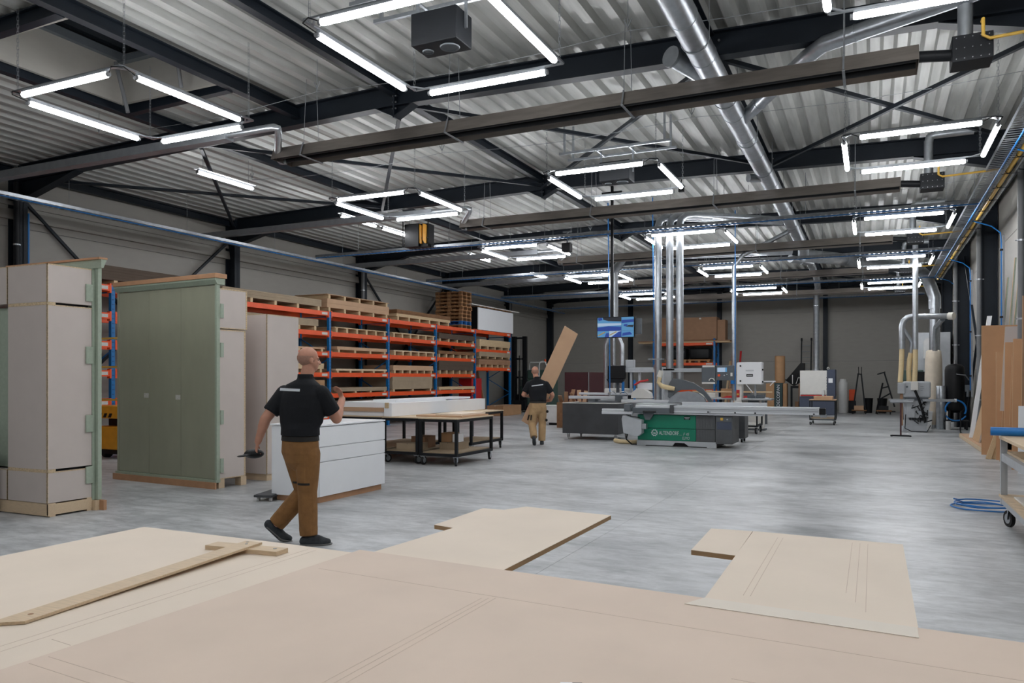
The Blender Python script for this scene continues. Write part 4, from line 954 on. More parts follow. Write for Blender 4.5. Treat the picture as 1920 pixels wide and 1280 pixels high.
part(cp, 'display', B(-3.30, -3.12, 18.412, 18.419, 1.70, 1.80), 'screenwhite'); part(cp, 'display', B(-3.12, -3.08, 18.412, 18.419, 1.70, 1.80), 'screencyan')
part(cp, 'stop_button', MB().cyl((-3.26, 18.418, 1.62), (-3.26, 18.395, 1.62), .03, n=14), 'orange', True); part(cp, 'button_row', MB().cyl((-3.14, 18.418, 1.62), (-3.14, 18.405, 1.62), .014, n=8).cyl((-3.08, 18.418, 1.64), (-3.08, 18.405, 1.64), .012, n=8), 'print', True)
part(cp, 'note', B(-3.0, -2.955, 18.413, 18.419, 1.6, 1.68), 'offwhite')
# television
tv = thing('television', 'wall screen with blue and white images hanging from a tall ceiling pole', 'television', (-5.7, 17.8, 2.5))
ty = 17.78; x0, x1, z0, z1 = -6.04, -5.11, 2.52, 3.02
part(tv, 'casing', MB().bbox(x0, x1, ty, ty+.06, z0, z1, .006), 'black')
W_, H_ = x1-x0-.03, z1-z0-.03
def pane(u0, u1, v0, v1, m, nm='screen_image', dy=.001):
    part(tv, nm, B(x0+.015+u0*W_, x0+.015+u1*W_, ty-dy, ty-dy+.0008, z0+.015+v0*H_, z0+.015+v1*H_), m)
pane(0, .66, .32, 1, 'screencyan'); pane(.665, 1, .32, 1, 'screencyan'); pane(0, .32, 0, .315, 'screencyan'); pane(.325, .66, 0, .315, 'screenwhite'); pane(.665, 1, 0, .315, 'screencyan')
def blob(pts, m, dy=.002):
    part(tv, 'screen_shape', MB().prism([(x0+.015+u*W_, z0+.015+v*H_) for u, v in pts], 'y', ty-dy, ty-dy+.0006), m)
blob([(.15, 1), (.66, 1), (.66, .78), (.3, .82), (.16, .9)], 'screendark'); blob([(0, .32), (.66, .32), (.66, .52), (.3, .56), (0, .5)], 'screenblue'); blob([(0, .98), (.12, 1), (.14, .88), (.04, .84)], 'screenblue')
blob([(.67, .7), (1, .74), (1, .88), (.67, .86)], 'screenblue'); blob([(.78, .52), (.98, .48), (1, .6), (.86, .6)], 'screendark'); blob([(.72, .55), (.8, .52), (.84, .64), (.74, .64)], 'screenblue')
blob([(.2, 0), (.32, 0), (.32, .22), (.24, .2)], 'screenblue'); blob([(.38, 0), (.66, 0), (.66, .3), (.58, .26)], 'screenblue'); blob([(.02, .06), (.22, .24), (.2, .28), (.01, .1)], 'yellow', .0022); blob([(.34, .08), (.54, .26), (.52, .29), (.33, .12)], 'yellow', .0022); blob([(.68, .05), (.96, .12), (.9, .25), (.7, .2)], 'screenblue'); blob([(0, .55), (.66, .6), (.66, .7), (0, .72)], 'screenwhite')
part(tv, 'pole', MB().bbox(-5.72, -5.66, ty+.08, ty+.14, 2.55, 6.172, .004), 'steelblack'); part(tv, 'pole_head', MB().bar((-5.95, ty+.11, 6.02), (-5.45, ty+.11, 6.02), .04, .04).bar((-5.69, ty-.1, 5.95), (-5.69, ty+.3, 5.95), .04, .04), 'steelblack')
part(tv, 'bracket', MB().box(-5.85, -5.5, ty+.061, ty+.08, 2.65, 2.9), 'galvdull'); part(tv, 'player_box', MB().bbox(-5.2, -4.98, ty+.1, ty+.2, 2.6, 2.98, .006), 'greydark'); part(tv, 'player_bracket', MB().bar((-5.7, ty+.13, 2.8), (-5.2, ty+.13, 2.8), .03, .03), 'galvdull')
# black bin trolley left of the saw
bc = thing('bin_trolley', 'dark grey closed board bin on castors left of the green saw', 'trolley', (-6.5, 19.0, 0))
part(bc, 'bin', MB().bbox(-7.18, -5.72, 18.42, 19.6, .155, .915, .004), 'darkpanel'); part(bc, 'rim', MB().box(-7.185, -5.715, 18.415, 18.44, .916, .93).box(-7.185, -7.16, 18.44, 19.6, .916, .93).box(-5.74, -5.715, 18.44, 19.6, .916, .93), 'offwhite')
for x in (-.62, .62):
    for y in (-.45, .48): castor(bc, x+.05, y+.02, .06, .155, 'plasticwhite', random.uniform(-.5, .5))
# tan flexible hose on the floor
s = thing('floor_hose', 'tan flexible hose lying on the floor between the bin and the saw', 'hose', (-5.3, 17.9, .05))
part(s, 'hose', MB().tube([(-5.65, 18.0, .05), (-5.45, 17.75, .05), (-5.15, 17.7, .05), (-4.98, 17.9, .05), (-5.0, 18.3, .06), (-5.2, 18.6, .06)], .05, 10), 'hosebeige', True)
# second saw behind the bin
s2 = thing('sizing_saw', 'pale grey sizing saw with black monitor behind the dark bin', 'saw', (-6.5, 21.6, 0))
part(s2, 'body', MB().bbox(-7.2, -5.4, 21.3, 22.3, 0, .84, .01), 'greymach'); part(s2, 'table', MB().bbox(-7.4, -5.3, 21.0, 22.6, .842, .93, .008), 'galvdull')
part(s2, 'rail', MB().bbox(-7.9, -6.2, 20.75, 20.9, .97, 1.05, .006), 'alu'); part(s2, 'rail', MB().bbox(-7.7, -5.9, 21.05, 21.2, 1.08, 1.14, .006), 'alu'); part(s2, 'rail_support', MB().box(-7.3, -7.1, 20.7, 21.2, .9, .97).box(-6.5, -6.3, 20.7, 21.2, .93, 1.08), 'greydark')
part(s2, 'pressure_beam', MB().bbox(-7.25, -6.15, 22.0, 22.25, 1.05, 1.25, .03), 'offwhite'); part(s2, 'monitor', MB().bbox(-6.95, -6.44, 21.4, 21.55, 1.53, 1.92, .02), 'black'); part(s2, 'keyboard_shelf', MB().prism([(-6.95, 1.53), (-6.44, 1.53), (-6.52, 1.42), (-6.88, 1.42)], 'y', 21.3, 21.5), 'steelblack')
part(s2, 'monitor_post', MB().box(-6.74, -6.66, 21.56, 21.64, .93, 1.7), 'greydark')
part(s2, 'column', MB().bbox(-5.62, -5.34, 21.5, 21.8, .93, 1.86, .012), 'greymach'); part(s2, 'boom', MB().bbox(-6.45, -5.62, 21.5, 21.66, 1.72, 1.86, .008), 'greymach'); part(s2, 'boom_box', MB().bbox(-6.45, -6.2, 21.52, 21.68, 1.86, 2.08, .01), 'greymach')
for x in (-6.3, -6.05): part(s2, 'guide_post', B(x-.03, x+.03, 21.55, 21.62, 1.14, 1.72), 'greymach')
part(s2, 'lift_cylinder', MB().cyl((-6.5, 21.45, .93), (-6.5, 21.45, 1.45), .04, n=10).cyl((-6.16, 21.45, .93), (-6.16, 21.45, 1.5), .035, n=10), 'hoseblue', True); part(s2, 'red_lever', MB().tube([(-6.12, 21.3, 1.36), (-5.95, 21.3, 1.46), (-5.72, 21.3, 1.5)], .028, 8), 'red', True)
part(s2, 'white_hood', MB().prism([(-6.1, 1.0), (-5.55, 1.0), (-5.58, 1.14), (-5.75, 1.26), (-5.95, 1.26), (-6.1, 1.14)], 'y', 20.9, 21.2), 'offwhite'); part(s2, 'white_sheet', MB().bbox(-6.05, -5.64, 21.35, 21.45, 1.22, 1.42, .01), 'white')
for x in (-6.62, -6.28): part(s2, 'roller_ring', MB().tube(arc((x, 20.8, 1.06), .12, 20, 160, 10, 'xz'), .018, 6), 'galv', True)
# wine-red cabinet and crates behind
mc = thing('maroon_cabinet', 'dark maroon cabinet standing far behind the dark bin', 'cabinet', (-9.6, 27, 0))
part(mc, 'body', MB().bbox(-10.05, -9.15, 26.0, 28.6, .02, 1.77, .006), 'maroon'); part(mc, 'corner_strip', B(-9.148, -9.13, 25.98, 26.02, .02, 1.77), 'galvdull'); part(mc, 'front', MB().bbox(-10.03, -9.17, 25.97, 25.999, .06, 1.74, .004), 'maroon'); part(mc, 'skid', B(-10.0, -9.2, 26.1, 28.5, 0, .019), 'black')
s = thing('white_bin', 'low white tub on the floor behind the man carrying the board', 'tub', (-9.6, 24, 0)); part(s, 'tub', MB().prism([(-9.85, .08), (-9.35, .08), (-9.3, .62), (-9.95, .62)], 'y', 23.8, 24.4), 'plasticwhite'); part(s, 'foot', B(-9.8, -9.4, 23.9, 24.3, 0, .079), 'black'); part(s, 'rim', MB().box(-9.97, -9.28, 23.78, 24.42, .62, .65), 'plasticwhite')
s = thing('offcut_bin', 'open timber offcut bin with brown and dark pieces behind the dark bin', 'bin', (-8.4, 23.0, 0))
part(s, 'bin', B(-9.0, -7.9, 22.6, 23.4, 0, .8), 'palletdark')
for i in range(7):
    x = -8.95+i*.15; part(s, 'offcut', MB().bar((x, 22.9, .78), (x+random.uniform(-.1, .2), 22.9+random.uniform(-.2, .2), 1.0+random.uniform(0, .2)), .12, .03), random.choice(['mdf', 'boarddark', 'mdfdark', 'black']))

# ------------------------------------------------------------------ forklift
fk = thing('forklift', 'dark reach truck with tall mast and hooped guard at the rack end', 'forklift', (-14.4, 33.0, 0))
for x in (-15.06, -14.54):
    m_ = MB().box(x-.09, x+.09, 32.45, 32.63, .12, 3.48); part(fk, 'mast', m_, 'steelblack')
    part(fk, 'mast_channel', B(x-.03, x+.03, 32.43, 32.449, .2, 3.4), 'black')
for z in (.35, 1.55, 2.4, 3.36): part(fk, 'mast_crossbar', B(-14.97, -14.63, 32.48, 32.58, z, z+.08), 'steelblack')
part(fk, 'lift_cylinder', MB().cyl((-14.8, 32.5, .3), (-14.8, 32.5, 1.9), .045, n=10).cyl((-14.8, 32.5, 1.9), (-14.8, 32.5, 2.6), .025, n=8), 'black', True)
part(fk, 'lift_chain', MB().box(-14.72, -14.69, 32.47, 32.49, 1.2, 3.3), 'bolt')
part(fk, 'carriage', MB().bbox(-15.2, -14.4, 32.3, 32.42, .14, .55, .01), 'steelblack')
for x in (-15.1, -14.6): part(fk, 'fork', MB().box(x-.06, x+.06, 31.3, 32.3, .06, .1).box(x-.06, x+.06, 32.25, 32.3, .06, .5), 'steelblack')
part(fk, 'body', MB().bbox(-14.95, -13.55, 32.75, 34.2, .14, 1.5, .05), 'forkgreen'); part(fk, 'hood', MB().bbox(-14.9, -13.6, 33.6, 34.25, 1.5, 1.95, .05), 'forkgreen')
part(fk, 'chassis', MB().bbox(-15.1, -13.5, 32.4, 34.3, .1, .3, .02), 'black')
part(fk, 'mast_link', B(-15.0, -14.5, 32.63, 32.8, .5, .8), 'steelblack')
part(fk, 'guard_hoop', MB().tube([(-13.98, 32.9, 1.45), (-13.98, 32.9, 2.15), (-13.94, 32.9, 2.28), (-13.82, 32.9, 2.34), (-13.68, 32.9, 2.30), (-13.6, 32.9, 2.15), (-13.58, 32.9, 1.45)], .03, 8), 'plasticwhite', True)
part(fk, 'guard_hoop', MB().tube([(-14.9, 33.9, 1.9), (-14.9, 33.9, 2.25), (-14.8, 33.8, 2.3), (-14.0, 33.8, 2.3)], .03, 8), 'plasticwhite', True)
part(fk, 'beacon', MB().lathe([(.05, 0), (.05, .1), (.03, .14)], (-14.05, 33.8, 2.32), 12), 'orange', True)
for x in (-15.05, -13.6):
    for y in (32.6, 34.0): part(fk, 'wheel', MB().cyl((x-.06, y, .16), (x+.06, y, .16), .16, n=18), 'rubber', 45)

# ------------------------------------------------------------------ along the back wall
br = thing('back_rack', 'orange and blue pallet rack standing against the back wall', 'rack', (-9.2, 38.6, 0))
def upb(x):
    u = MB()
    for y in (38.3, 39.3): u.box(x-.045, x+.045, y-.04, y+.04, 0, 3.5)
    o = part(br, 'upright', u, 'blue'); b = MB(); z = .3
    for i in range(5):
        a, c = (38.3, 39.3) if i % 2 else (39.3, 38.3); b.bar((x, a, z), (x, c, z+.6), .03, .025); z += .62
    part(o, 'lattice', b, 'blue')
for x in (-10.0, -7.0): upb(x)
for z in (.55, 1.0, 2.32, 3.3):
    for y in (38.3, 39.3):
        o = part(br, 'beam', MB().box(-9.95, -7.05, y-.035, y+.025, z-.13, z), 'orange')
        if y < 39: part(o, 'load_tag', B(-7.4, -7.1, y-.037, y-.0355, z-.1, z-.03), 'sticker')
for x, nm in ((-8.9, 'beside the three pipes'), (-7.75, 'nearest the rack upright')):
    s = thing('black_load', f'rounded black wrapped load on a pallet on the back rack, {nm}', 'wrapped load', (x, 38.8, 2.32), 0, 'black wrapped loads')
    part(s, 'wrap', MB().bbox(x-.5, x+.5, 38.35, 39.2, 2.48, 3.05, .09), 'black', 50)
    for dx in (-.45, 0, .45): part(s, 'pallet_block', B(x+dx-.06, x+dx+.06, 38.3, 39.2, 2.322, 2.42), 'pallet')
    part(s, 'pallet_deck', B(x-.55, x+.55, 38.28, 39.22, 2.42, 2.479), 'pallet')
board_stack('wide thin board overhanging the back rack', -10.8, -6.25, 38.2, 39.3, 3.302, [(.05, 0, 'mdfdark')], 3, .06, group='loads on the back rack')
s = thing('brown_crate', 'large brown carton lying on top of the back rack', 'crate', (-8.2, 38.8, 3.42)); part(s, 'body', MB().bbox(-9.9, -6.9, 38.35, 39.2, 3.44, 4.55, .01), 'mdfdark')
for x in (-9.0, -7.7): part(s, 'clip', B(x-.05, x+.05, 38.34, 38.349, 4.45, 4.52), 'offwhite')
part(s, 'skid', B(-9.8, -7.0, 38.4, 39.1, 3.417, 3.439), 'palletdark'); part(s, 'end_frame', MB().box(-6.88, -6.5, 38.4, 38.45, 3.42, 4.4).box(-6.55, -6.5, 38.45, 39.1, 3.42, 4.4), 'mdfdark')
s = thing('timber_lengths', 'mixed timber lengths leaning beside the back rack', 'timber', (-6.2, 38.9, 0), 0)
for i in range(6): part(s, 'length', MB().bar((-6.5+i*.14, 38.2+.1*(i % 3), 0), (-6.45+i*.13, 39.5, 2.4+.5*math.sin(i*2.)), .09, .04), ['pine', 'mdfdark', 'alu', 'mdf', 'red', 'pine'][i])
b = thing('workbench_clutter', 'low grey bench with tools and a brown coil behind the saw guard', 'bench', (-5.0, 27, 0))
part(b, 'top', MB().bbox(-5.6, -3.2, 26.6, 27.6, .84, .9, .006), 'greymach')
for x in (-5.5, -3.3):
    for y in (26.7, 27.5): part(b, 'leg', B(x-.04, x+.04, y-.04, y+.04, 0, .84), 'greydark')
part(b, 'brown_coil', MB().cyl((-4.5, 26.9, .9), (-4.5, 26.9, 1.2), .2, n=20), 'cardboard', 45); part(b, 'paper_pile', MB().bbox(-5.4, -4.85, 26.7, 27.3, .9, 1.05, .01), 'offwhite'); part(b, 'tool_box', MB().bbox(-4.1, -3.7, 26.7, 27.1, .9, 1.1, .01), 'greydark'); part(b, 'rail', MB().bar((-5.6, 26.62, 1.1), (-3.0, 26.62, 1.1), .05, .05).box(-4.0, -3.95, 26.6, 26.65, .9, 1.08), 'pine')
part(b, 'red_guard', MB().prism([(-4.6, .9), (-3.6, .9), (-3.75, .97), (-4.4, .97)], 'y', 26.3, 26.5), 'red')
# white band saw
bw = thing('band_saw', 'white band saw with a square upper housing', 'band saw', (-3.5, 24.2, 0))
part(bw, 'column', MB().bbox(-3.80, -3.58, 24.0, 24.35, .05, 2.0, .015), 'offwhite'); h = part(bw, 'upper_housing', MB().bbox(-3.70, -2.99, 23.9, 24.3, 1.37, 2.03, .012), 'white')
part(h, 'maker_plate', B(-3.43, -3.24, 23.892, 23.899, 1.60, 1.68), 'black'); part(h, 'plate_print', B(-3.41, -3.26, 23.889, 23.8915, 1.632, 1.648), 'print'); part(h, 'emblem', MB().box(-3.45, -3.22, 23.893, 23.899, 1.76, 1.80), 'print')
for x, z in ((-3.6, 1.92), (-3.6, 1.47)): part(h, 'knob', MB().cyl((x, 23.9, z), (x, 23.87, z), .025, n=10), 'black', True)
for z in (1.42, 1.78): part(h, 'hinge', B(-2.989, -2.96, 23.95, 24.05, z, z+.05), 'steelblack')
part(bw, 'lower_housing', MB().bbox(-3.70, -2.95, 23.95, 24.3, .05, .78, .012), 'offwhite'); part(bw, 'table', MB().bbox(-3.56, -2.7, 23.75, 24.5, .90, .95, .006), 'galv'); part(bw, 'trunnion', MB().box(-3.4, -3.1, 24.0, 24.25, .78, .90), 'greydark')
part(bw, 'blade_guide', MB().box(-3.22, -3.17, 24.05, 24.12, 1.02, 1.37), 'galvdull'); part(bw, 'blade', MB().box(-3.2, -3.19, 24.13, 24.15, .9, 1.4), 'bolt'); part(bw, 'rip_fence', MB().bbox(-3.45, -2.95, 24.2, 24.3, .951, 1.06, .01), 'greydark')
part(bw, 'switch', MB().bbox(-3.75, -3.64, 23.98, 23.999, .98, 1.2, .004), 'red'); part(bw, 'switch_knob', MB().cyl((-3.69, 23.98, 1.07), (-3.69, 23.96, 1.07), .03, n=10), 'yellow', True)
part(bw, 'stay', MB().bar((-3.45, 23.96, 1.37), (-3.25, 23.96, 1.12), .02, .02).bar((-3.0, 24.1, 1.46), (-2.62, 24.1, 1.46), .03, .03).bar((-2.66, 24.1, 1.46), (-2.78, 24.1, 1.33), .02, .02), 'white')
part(bw, 'foot', B(-3.85, -2.9, 23.95, 24.35, 0, .049), 'greydark')
cart('board_trolley', 'black trolley with a pale top in front of the white band saw', -3.75, -2.9, 22.3, 23.4, .84, .26, .04, 'mdfpale', 'black board trolleys', 'offwhite', .09)
cart('board_trolley', 'small black trolley with tan boards in front of the dust machine', -1.93, -1.12, 27.6, 28.6, .84, .22, .035, 'mdf', 'black board trolleys', 'boardgrey', .05)
solo('tan_board', MB().bbox(-1.80, -1.22, 27.7, 28.4, .842, .95, .003), 'mdf', 'small pile of tan board on the trolley by the dust machine', 'board')
solo('grey_bin', MB().bbox(-2.96, -2.79, 19.2, 19.75, .10, .72, .01), 'sawrib', 'dark grey narrow trolley box behind the saw end', 'bin')
s = thing('narrow_trolley_base', 'castor base below the narrow grey box behind the saw end', 'trolley', (-2.875, 19.48, 0))
for y in (-.2, .2): castor(s, 0, y, .04, .098)
# dust machine
dm = thing('dust_extractor', 'white and navy dust extractor with a vertical steel pipe', 'dust extractor', (-2.2, 35.6, 0))
part(dm, 'base', MB().bbox(-2.85, -1.45, 35.1, 36.1, 0, .78, .015), 'navy'); part(dm, 'red_line', B(-2.80, -1.8, 35.04, 35.1, .80, .85), 'red'); part(dm, 'door', MB().bbox(-2.80, -1.76, 35.05, 35.1, .86, 1.88, .012), 'offwhite'); part(dm, 'body', MB().bbox(-2.83, -1.76, 35.11, 36.1, .78, 1.88, .01), 'offwhite')
part(dm, 'side_unit', MB().bbox(-1.755, -1.43, 35.06, 36.1, .782, 1.92, .012), 'navy'); part(dm, 'notice', B(-1.7, -1.53, 35.05, 35.059, 1.36, 1.55), 'white'); part(dm, 'lifting_eye', MB().tube(arc((-1.72, 35.3, 1.97), .045, 0, 360, 12, 'xz')[:-1], .014, 5, closed=True), 'offwhite', True)
part(dm, 'latch', (lambda mb: [mb.cyl((-1.77, 35.05, 1.1+.12*i), (-1.77, 35.03, 1.1+.12*i), .012, n=6) for i in range(5)] and mb)(MB()), 'steelblack'); part(dm, 'collar', MB().cyl((-2.2, 35.5, 1.88), (-2.2, 35.5, 1.96), .16, n=18), 'galv', 45)
part(dm, 'nozzle', MB().cyl((-1.9, 34.98, .8), (-1.9, 34.98, 1.05), .05, n=10), 'plasticwhite', True)
# boxes, roll, ladders
s = thing('carton_tower', 'upright dark green lettered carton between two brown cartons at the back', 'box', (-4.0, 36.8, 0))
part(s, 'brown_carton', MB().bbox(-4.4, -4.04, 36.6, 37.1, 0, 1.32, .006), 'cardboard'); part(s, 'green_carton', MB().bbox(-4.03, -3.68, 36.55, 37.1, 0, 1.34, .006), 'decogreen'); part(s, 'brown_carton', MB().bbox(-3.67, -3.5, 36.6, 37.1, 0, 1.32, .006), 'cardboard')
text_part(s, 'carton_lettering', 'DECOSPAN', .19, 'print', Matrix.Translation((-3.80, 36.545, .28)) @ Matrix.Rotation(math.pi/2, 4, 'X') @ Matrix.Rotation(math.pi/2, 4, 'Z'))
solo('veneer_roll', MB().lathe([(.22, 0), (.22, 1.2), (.19, 1.22), (.05, 1.2)], (-3.82, 36.85, 1.342), 20), 'cardboard', 'upright brown roll standing on the lettered cartons', 'roll', smooth=45)
ld = thing('ladder', 'black extension ladder with pale rungs leaning at the back wall', 'ladder', (-2.9, 39.2, 0))
for x in (-3.12, -2.68): part(ld, 'stile', MB().bar((x, 38.9, 0), (x, 39.75, 3.4), .05, .09, (0, 1, 0)), 'steelblack'); part(ld, 'end_cap', MB().bar((x, 39.74, 3.36), (x, 39.77, 3.48), .08, .11, (0, 1, 0)), 'black')
for i in range(11): part(ld, 'rung', MB().cyl((-3.1, 38.9+.85*(i+1)/12, 3.4*(i+1)/12), (-2.7, 38.9+.85*(i+1)/12, 3.4*(i+1)/12), .018, n=6), 'galvdull')
s = thing('machine_pile', 'black frame and cables piled under the ladder', 'frame', (-3.1, 37.6, 0))
part(s, 'sloping_cover', MB().prism([(-3.7, 1.5), (-3.6, 1.5), (-3.0, 2.25), (-2.85, 2.25), (-2.85, 1.5), (-3.3, 1.2)], 'y', 37.5, 38.2), 'black'); part(s, 'frame', MB().box(-3.4, -2.5, 37.2, 37.3, 1.1, 1.2).box(-3.4, -3.32, 37.2, 37.3, 0, 1.1).box(-2.58, -2.5, 37.2, 37.3, 0, 1.1).box(-3.4, -2.5, 37.3, 38.2, 1.1, 1.15), 'steelblack'); part(s, 'wooden_front', MB().box(-3.2, -2.6, 37.1, 37.19, .2, .5).box(-3.05, -2.95, 37.1, 37.19, 0, 1.3), 'mdfdark')
cbm = MB()
for i in range(8): x = -3.2+i*.09; cbm.tube([(x, 37.15, 1.75), (x+.02, 37.08, 1.5), (x+.05, 37.1, 1.3+.1*(i % 3)), (x+.09, 37.12, 1.6)], .018, 5)
part(s, 'cables', cbm, 'black', kind='stuff'); part(s, 'strap', MB().bar((-3.3, 37.05, 1.3), (-3.3, 37.05, 1.7), .03, .02).bar((-3.15, 37.05, 1.3), (-3.05, 37.05, 1.6), .03, .02).bar((-3.0, 37.05, 1.6), (-2.9, 37.05, 1.3), .03, .02).bar((-2.85, 37.05, 1.3), (-2.75, 37.05, 1.6), .03, .02), 'plasticwhite')
solo('film_roll', MB().lathe([(.17, 0), (.185, .1), (.185, 1.35), (.14, 1.42), (.13, 1.5), (.1, 1.52)], (-1.22, 37.6, 0), 20), 'plasticwhite', 'tall white roll of film standing right of the dust extractor', 'roll', smooth=45)
def trestle(x, lab, lean):
    t = thing('trestle_stand', lab, 'stand', (x, 37.0, 0), 0, 'black trestle stands')
    if lean == 0:
        f = [((-.26, 0), (-.04, 1.75)), ((.26, 0), (.08, 1.75)), ((-.06, 1.72), (.1, 1.72)), ((-.24, .25), (.24, .25))]
    else: f = [((-.3, 0), (-.04, 1.35)), ((.42, .3), (.02, 1.8)), ((.05, 1.8), (-.25, 1.72)), ((-.2, .6), (.25, .9)), ((-.3, .12), (.45, .12)), ((-.1, 1.1), (.2, 1.2))]
    for (a, b) in f: part(t, 'bar', MB().bar((x+a[0], 37.0, a[1]+.02), (x+b[0], 37.1, b[1]), .06, .05), 'steelblack')
    part(t, 'shelf', B(x-.3, x+.3, 36.8, 37.2, .13, .18), 'palletdark'); part(t, 'load_board', B(x-.2, x+.18, 36.85, 37.1, .182, .36), 'mdf' if lean == 0 else 'black')
    for dx in (-.25, .25): part(t, 'wheel', MB().cyl((x+dx-.02, 36.9, .05), (x+dx+.02, 36.9, .05), .05, n=12), 'rubber', True)
    if lean == 0: part(t, 'prong', MB().bar((x-.02, 37.1, 1.7), (x-.03, 37.1, 2.05), .03, .03).bar((x+.09, 37.1, 1.7), (x+.09, 37.1, 2.05), .03, .03), 'steelblack')
trestle(-.55, 'black A-shaped trestle stand carrying tan offcuts at the back wall', 0)
trestle(.42, 'black slanted frame stand at the back wall near the machine', 1)
for x, m, lb in ((-.3, 'orange', 'orange crate between the white roll and the trestle stand'),):
    solo('crate', MB().bbox(-.98, -.72, 37.8, 38.3, .55, 1.05, .02), m, lb, 'crate'); solo('crate', MB().bbox(-1.0, -.7, 37.75, 38.35, 0, .548, .02), 'black', 'black crate below the orange crate', 'crate')
for x in (-.1, .12): solo('waste_bin', MB().lathe([(.16, 0), (.2, .62), (.21, .66), (.16, .64)], (x+(.35 if x > 0 else 0)-.1, 38.2, 0), 16), 'black', 'black round bin behind the trestle stand' if x < 0 else 'black round bin behind the slanted stand', 'bin', smooth=45)

# ------------------------------------------------------------------ machine, hoses and tank on the right
em = thing('moulding_machine', 'pale grey spindle machine with three cream extraction hoses', 'machine', (1.1, 25.5, 0))
part(em, 'plinth', MB().prism([(.78, 0), (1.42, 0), (1.40, .16), (.80, .16)], 'y', 25.3, 26.3), 'greymach'); part(em, 'body', MB().prism([(.86, .161), (1.42, .161), (1.5, .9), (.82, .9)], 'y', 25.35, 26.3), 'greymach')
part(em, 'upper_case', MB().bbox(.80, 1.52, 25.45, 26.3, .98, 1.46, .05), 'greymach'); part(em, 'waist', B(.84, 1.46, 25.5, 26.2, .9, .98), 'greydark')
part(em, 'switch_box', MB().bbox(1.0, 1.19, 25.36, 25.449, 1.2, 1.45, .008), 'offwhite'); part(em, 'side_box', MB().bbox(.66, .84, 25.4, 25.7, 1.1, 1.42, .01), 'greymach'); part(em, 'door', MB().bbox(.88, 1.1, 25.32, 25.349, .4, .9, .006), 'greymach')
part(em, 'table', MB().bbox(.42, 1.08, 25.15, 25.6, .88, .94, .006), 'galvdull'); part(em, 'out_table', MB().bbox(1.3, 2.1, 25.2, 25.5, .88, .95, .006), 'galvdull'); part(em, 'roller_end', MB().cyl((2.1, 25.35, .92), (2.16, 25.35, .92), .05, n=12), 'alu', True)
part(em, 'red_post', B(.72, .80, 25.5, 25.6, .16, 1.1), 'mdfdark'); part(em, 'cable_chain', MB().tube([(1.1, 25.3, 1.2), (1.2, 25.28, .95), (1.3, 25.28, .6), (1.36, 25.28, .3)], .04, 6), 'black', True)
cbm = MB(); random.seed(3)
for i in range(16):
    x, z = random.uniform(1.05, 1.45), random.uniform(.3, .85); cbm.tube([(x, 25.3, z), (x+random.uniform(-.1, .1), 25.25, z+random.uniform(-.12, .05)), (x+random.uniform(-.15, .15), 25.3, z+random.uniform(-.1, .1))], .016, 5)
part(em, 'cable_tangle', cbm, 'black', kind='stuff'); part(em, 'floor_cable', MB().tube([(.86, 25.25, .5), (.84, 25.2, .1), (1.0, 25.15, .02), (1.4, 25.1, .015), (1.5, 25.2, .2)], .014, 6), 'black', True)
vp = MB()
for i in range(6): vp.cyl((.98+i*.07, 25.28, .37), (.98+i*.07, 25.34, .37), .035, n=10)
part(em, 'valve_row', vp, 'steelblack', True, kind='stuff'); part(em, 'panel_marks', MB().box(1.25, 1.33, 25.446, 25.45, 1.3, 1.31).box(1.25, 1.35, 25.446, 25.45, 1.25, 1.258).box(1.25, 1.31, 25.446, 25.45, 1.2, 1.208).cyl((.9, 25.45, 1.3), (.9, 25.43, 1.3), .03, n=10), 'greydark')
for pts in ([(.78, 25.75, 2.45), (.77, 25.75, 2.1), (.75, 25.75, 1.7), (.73, 25.7, 1.43)], [(1.02, 25.8, 2.3), (.98, 25.8, 2.1), (.96, 25.8, 1.8), (.97, 25.8, 1.45)], [(1.13, 25.7, 2.42), (1.13, 25.7, 2.0), (1.12, 25.7, 1.7), (1.11, 25.7, 1.45)]):
    part(em, 'hose', MB().tube(pts, .07, 14), 'hosebeige', True)
ep = thing('extraction_riser', 'bent steel pipe arching over the pale grey machine into a capped end', 'duct', (.8, 25.8, 2.4))
duct(ep, 'arch_pipe', [(.78, 25.75, 2.42), (.78, 25.75, 3.1), (.82, 25.75, 3.25), (.92, 25.75, 3.35), (1.05, 25.77, 3.38), (2.02, 25.8, 3.36)], .085, 16, step=.9)
duct(ep, 'side_prong', [(.82, 25.75, 3.0), (1.04, 25.8, 2.62), (1.02, 25.8, 2.28)], .06, 12, False)
part(ep, 'end_cap', MB().cyl((2.0, 25.78, 3.36), (2.12, 25.7, 3.35), .11, n=18), 'pvccream', 45); duct(ep, 'drop_pipe', [(1.85, 25.9, 3.28), (1.72, 26.6, 3.1), (1.72, 26.9, 2.9), (1.72, 27.0, 2.4)], .07, 12)
er = thing('extraction_riser', 'tall straight pipe rising from the pale grey machine to the roof', 'duct', (1.13, 25.7, 2.4))
duct(er, 'pipe', [(1.13, 25.7, 2.4), (1.13, 25.7, 5.5)], .075, 16, step=1.0); part(er, 'hanger', MB().cyl((1.13, 25.7, 5.5), (1.13, 25.7, 6.03), .012, n=6), 'galvdull')
s = thing('roller_stand', 'thin dark roller stand in front of the pale grey machine', 'stand', (.67, 23.1, 0))
part(s, 'post', B(.65, .69, 23.08, 23.12, .03, .9), 'maroon'); part(s, 'foot', MB().bar((.44, 23.1, .02), (.9, 23.1, .02), .05, .035), 'steelblack'); part(s, 'roller', MB().cyl((.42, 23.1, .92), (.96, 23.1, .92), .035, n=12), 'galvdull', True)
part(s, 'toe', MB().box(.42, .47, 23.0, 23.2, 0, .03).box(.87, .92, 23.0, 23.2, 0, .03), 'steelblack')
pt = thing('pressure_tank', 'black upright compressed air tank on a low stand', 'tank', (2.25, 27.0, 0))
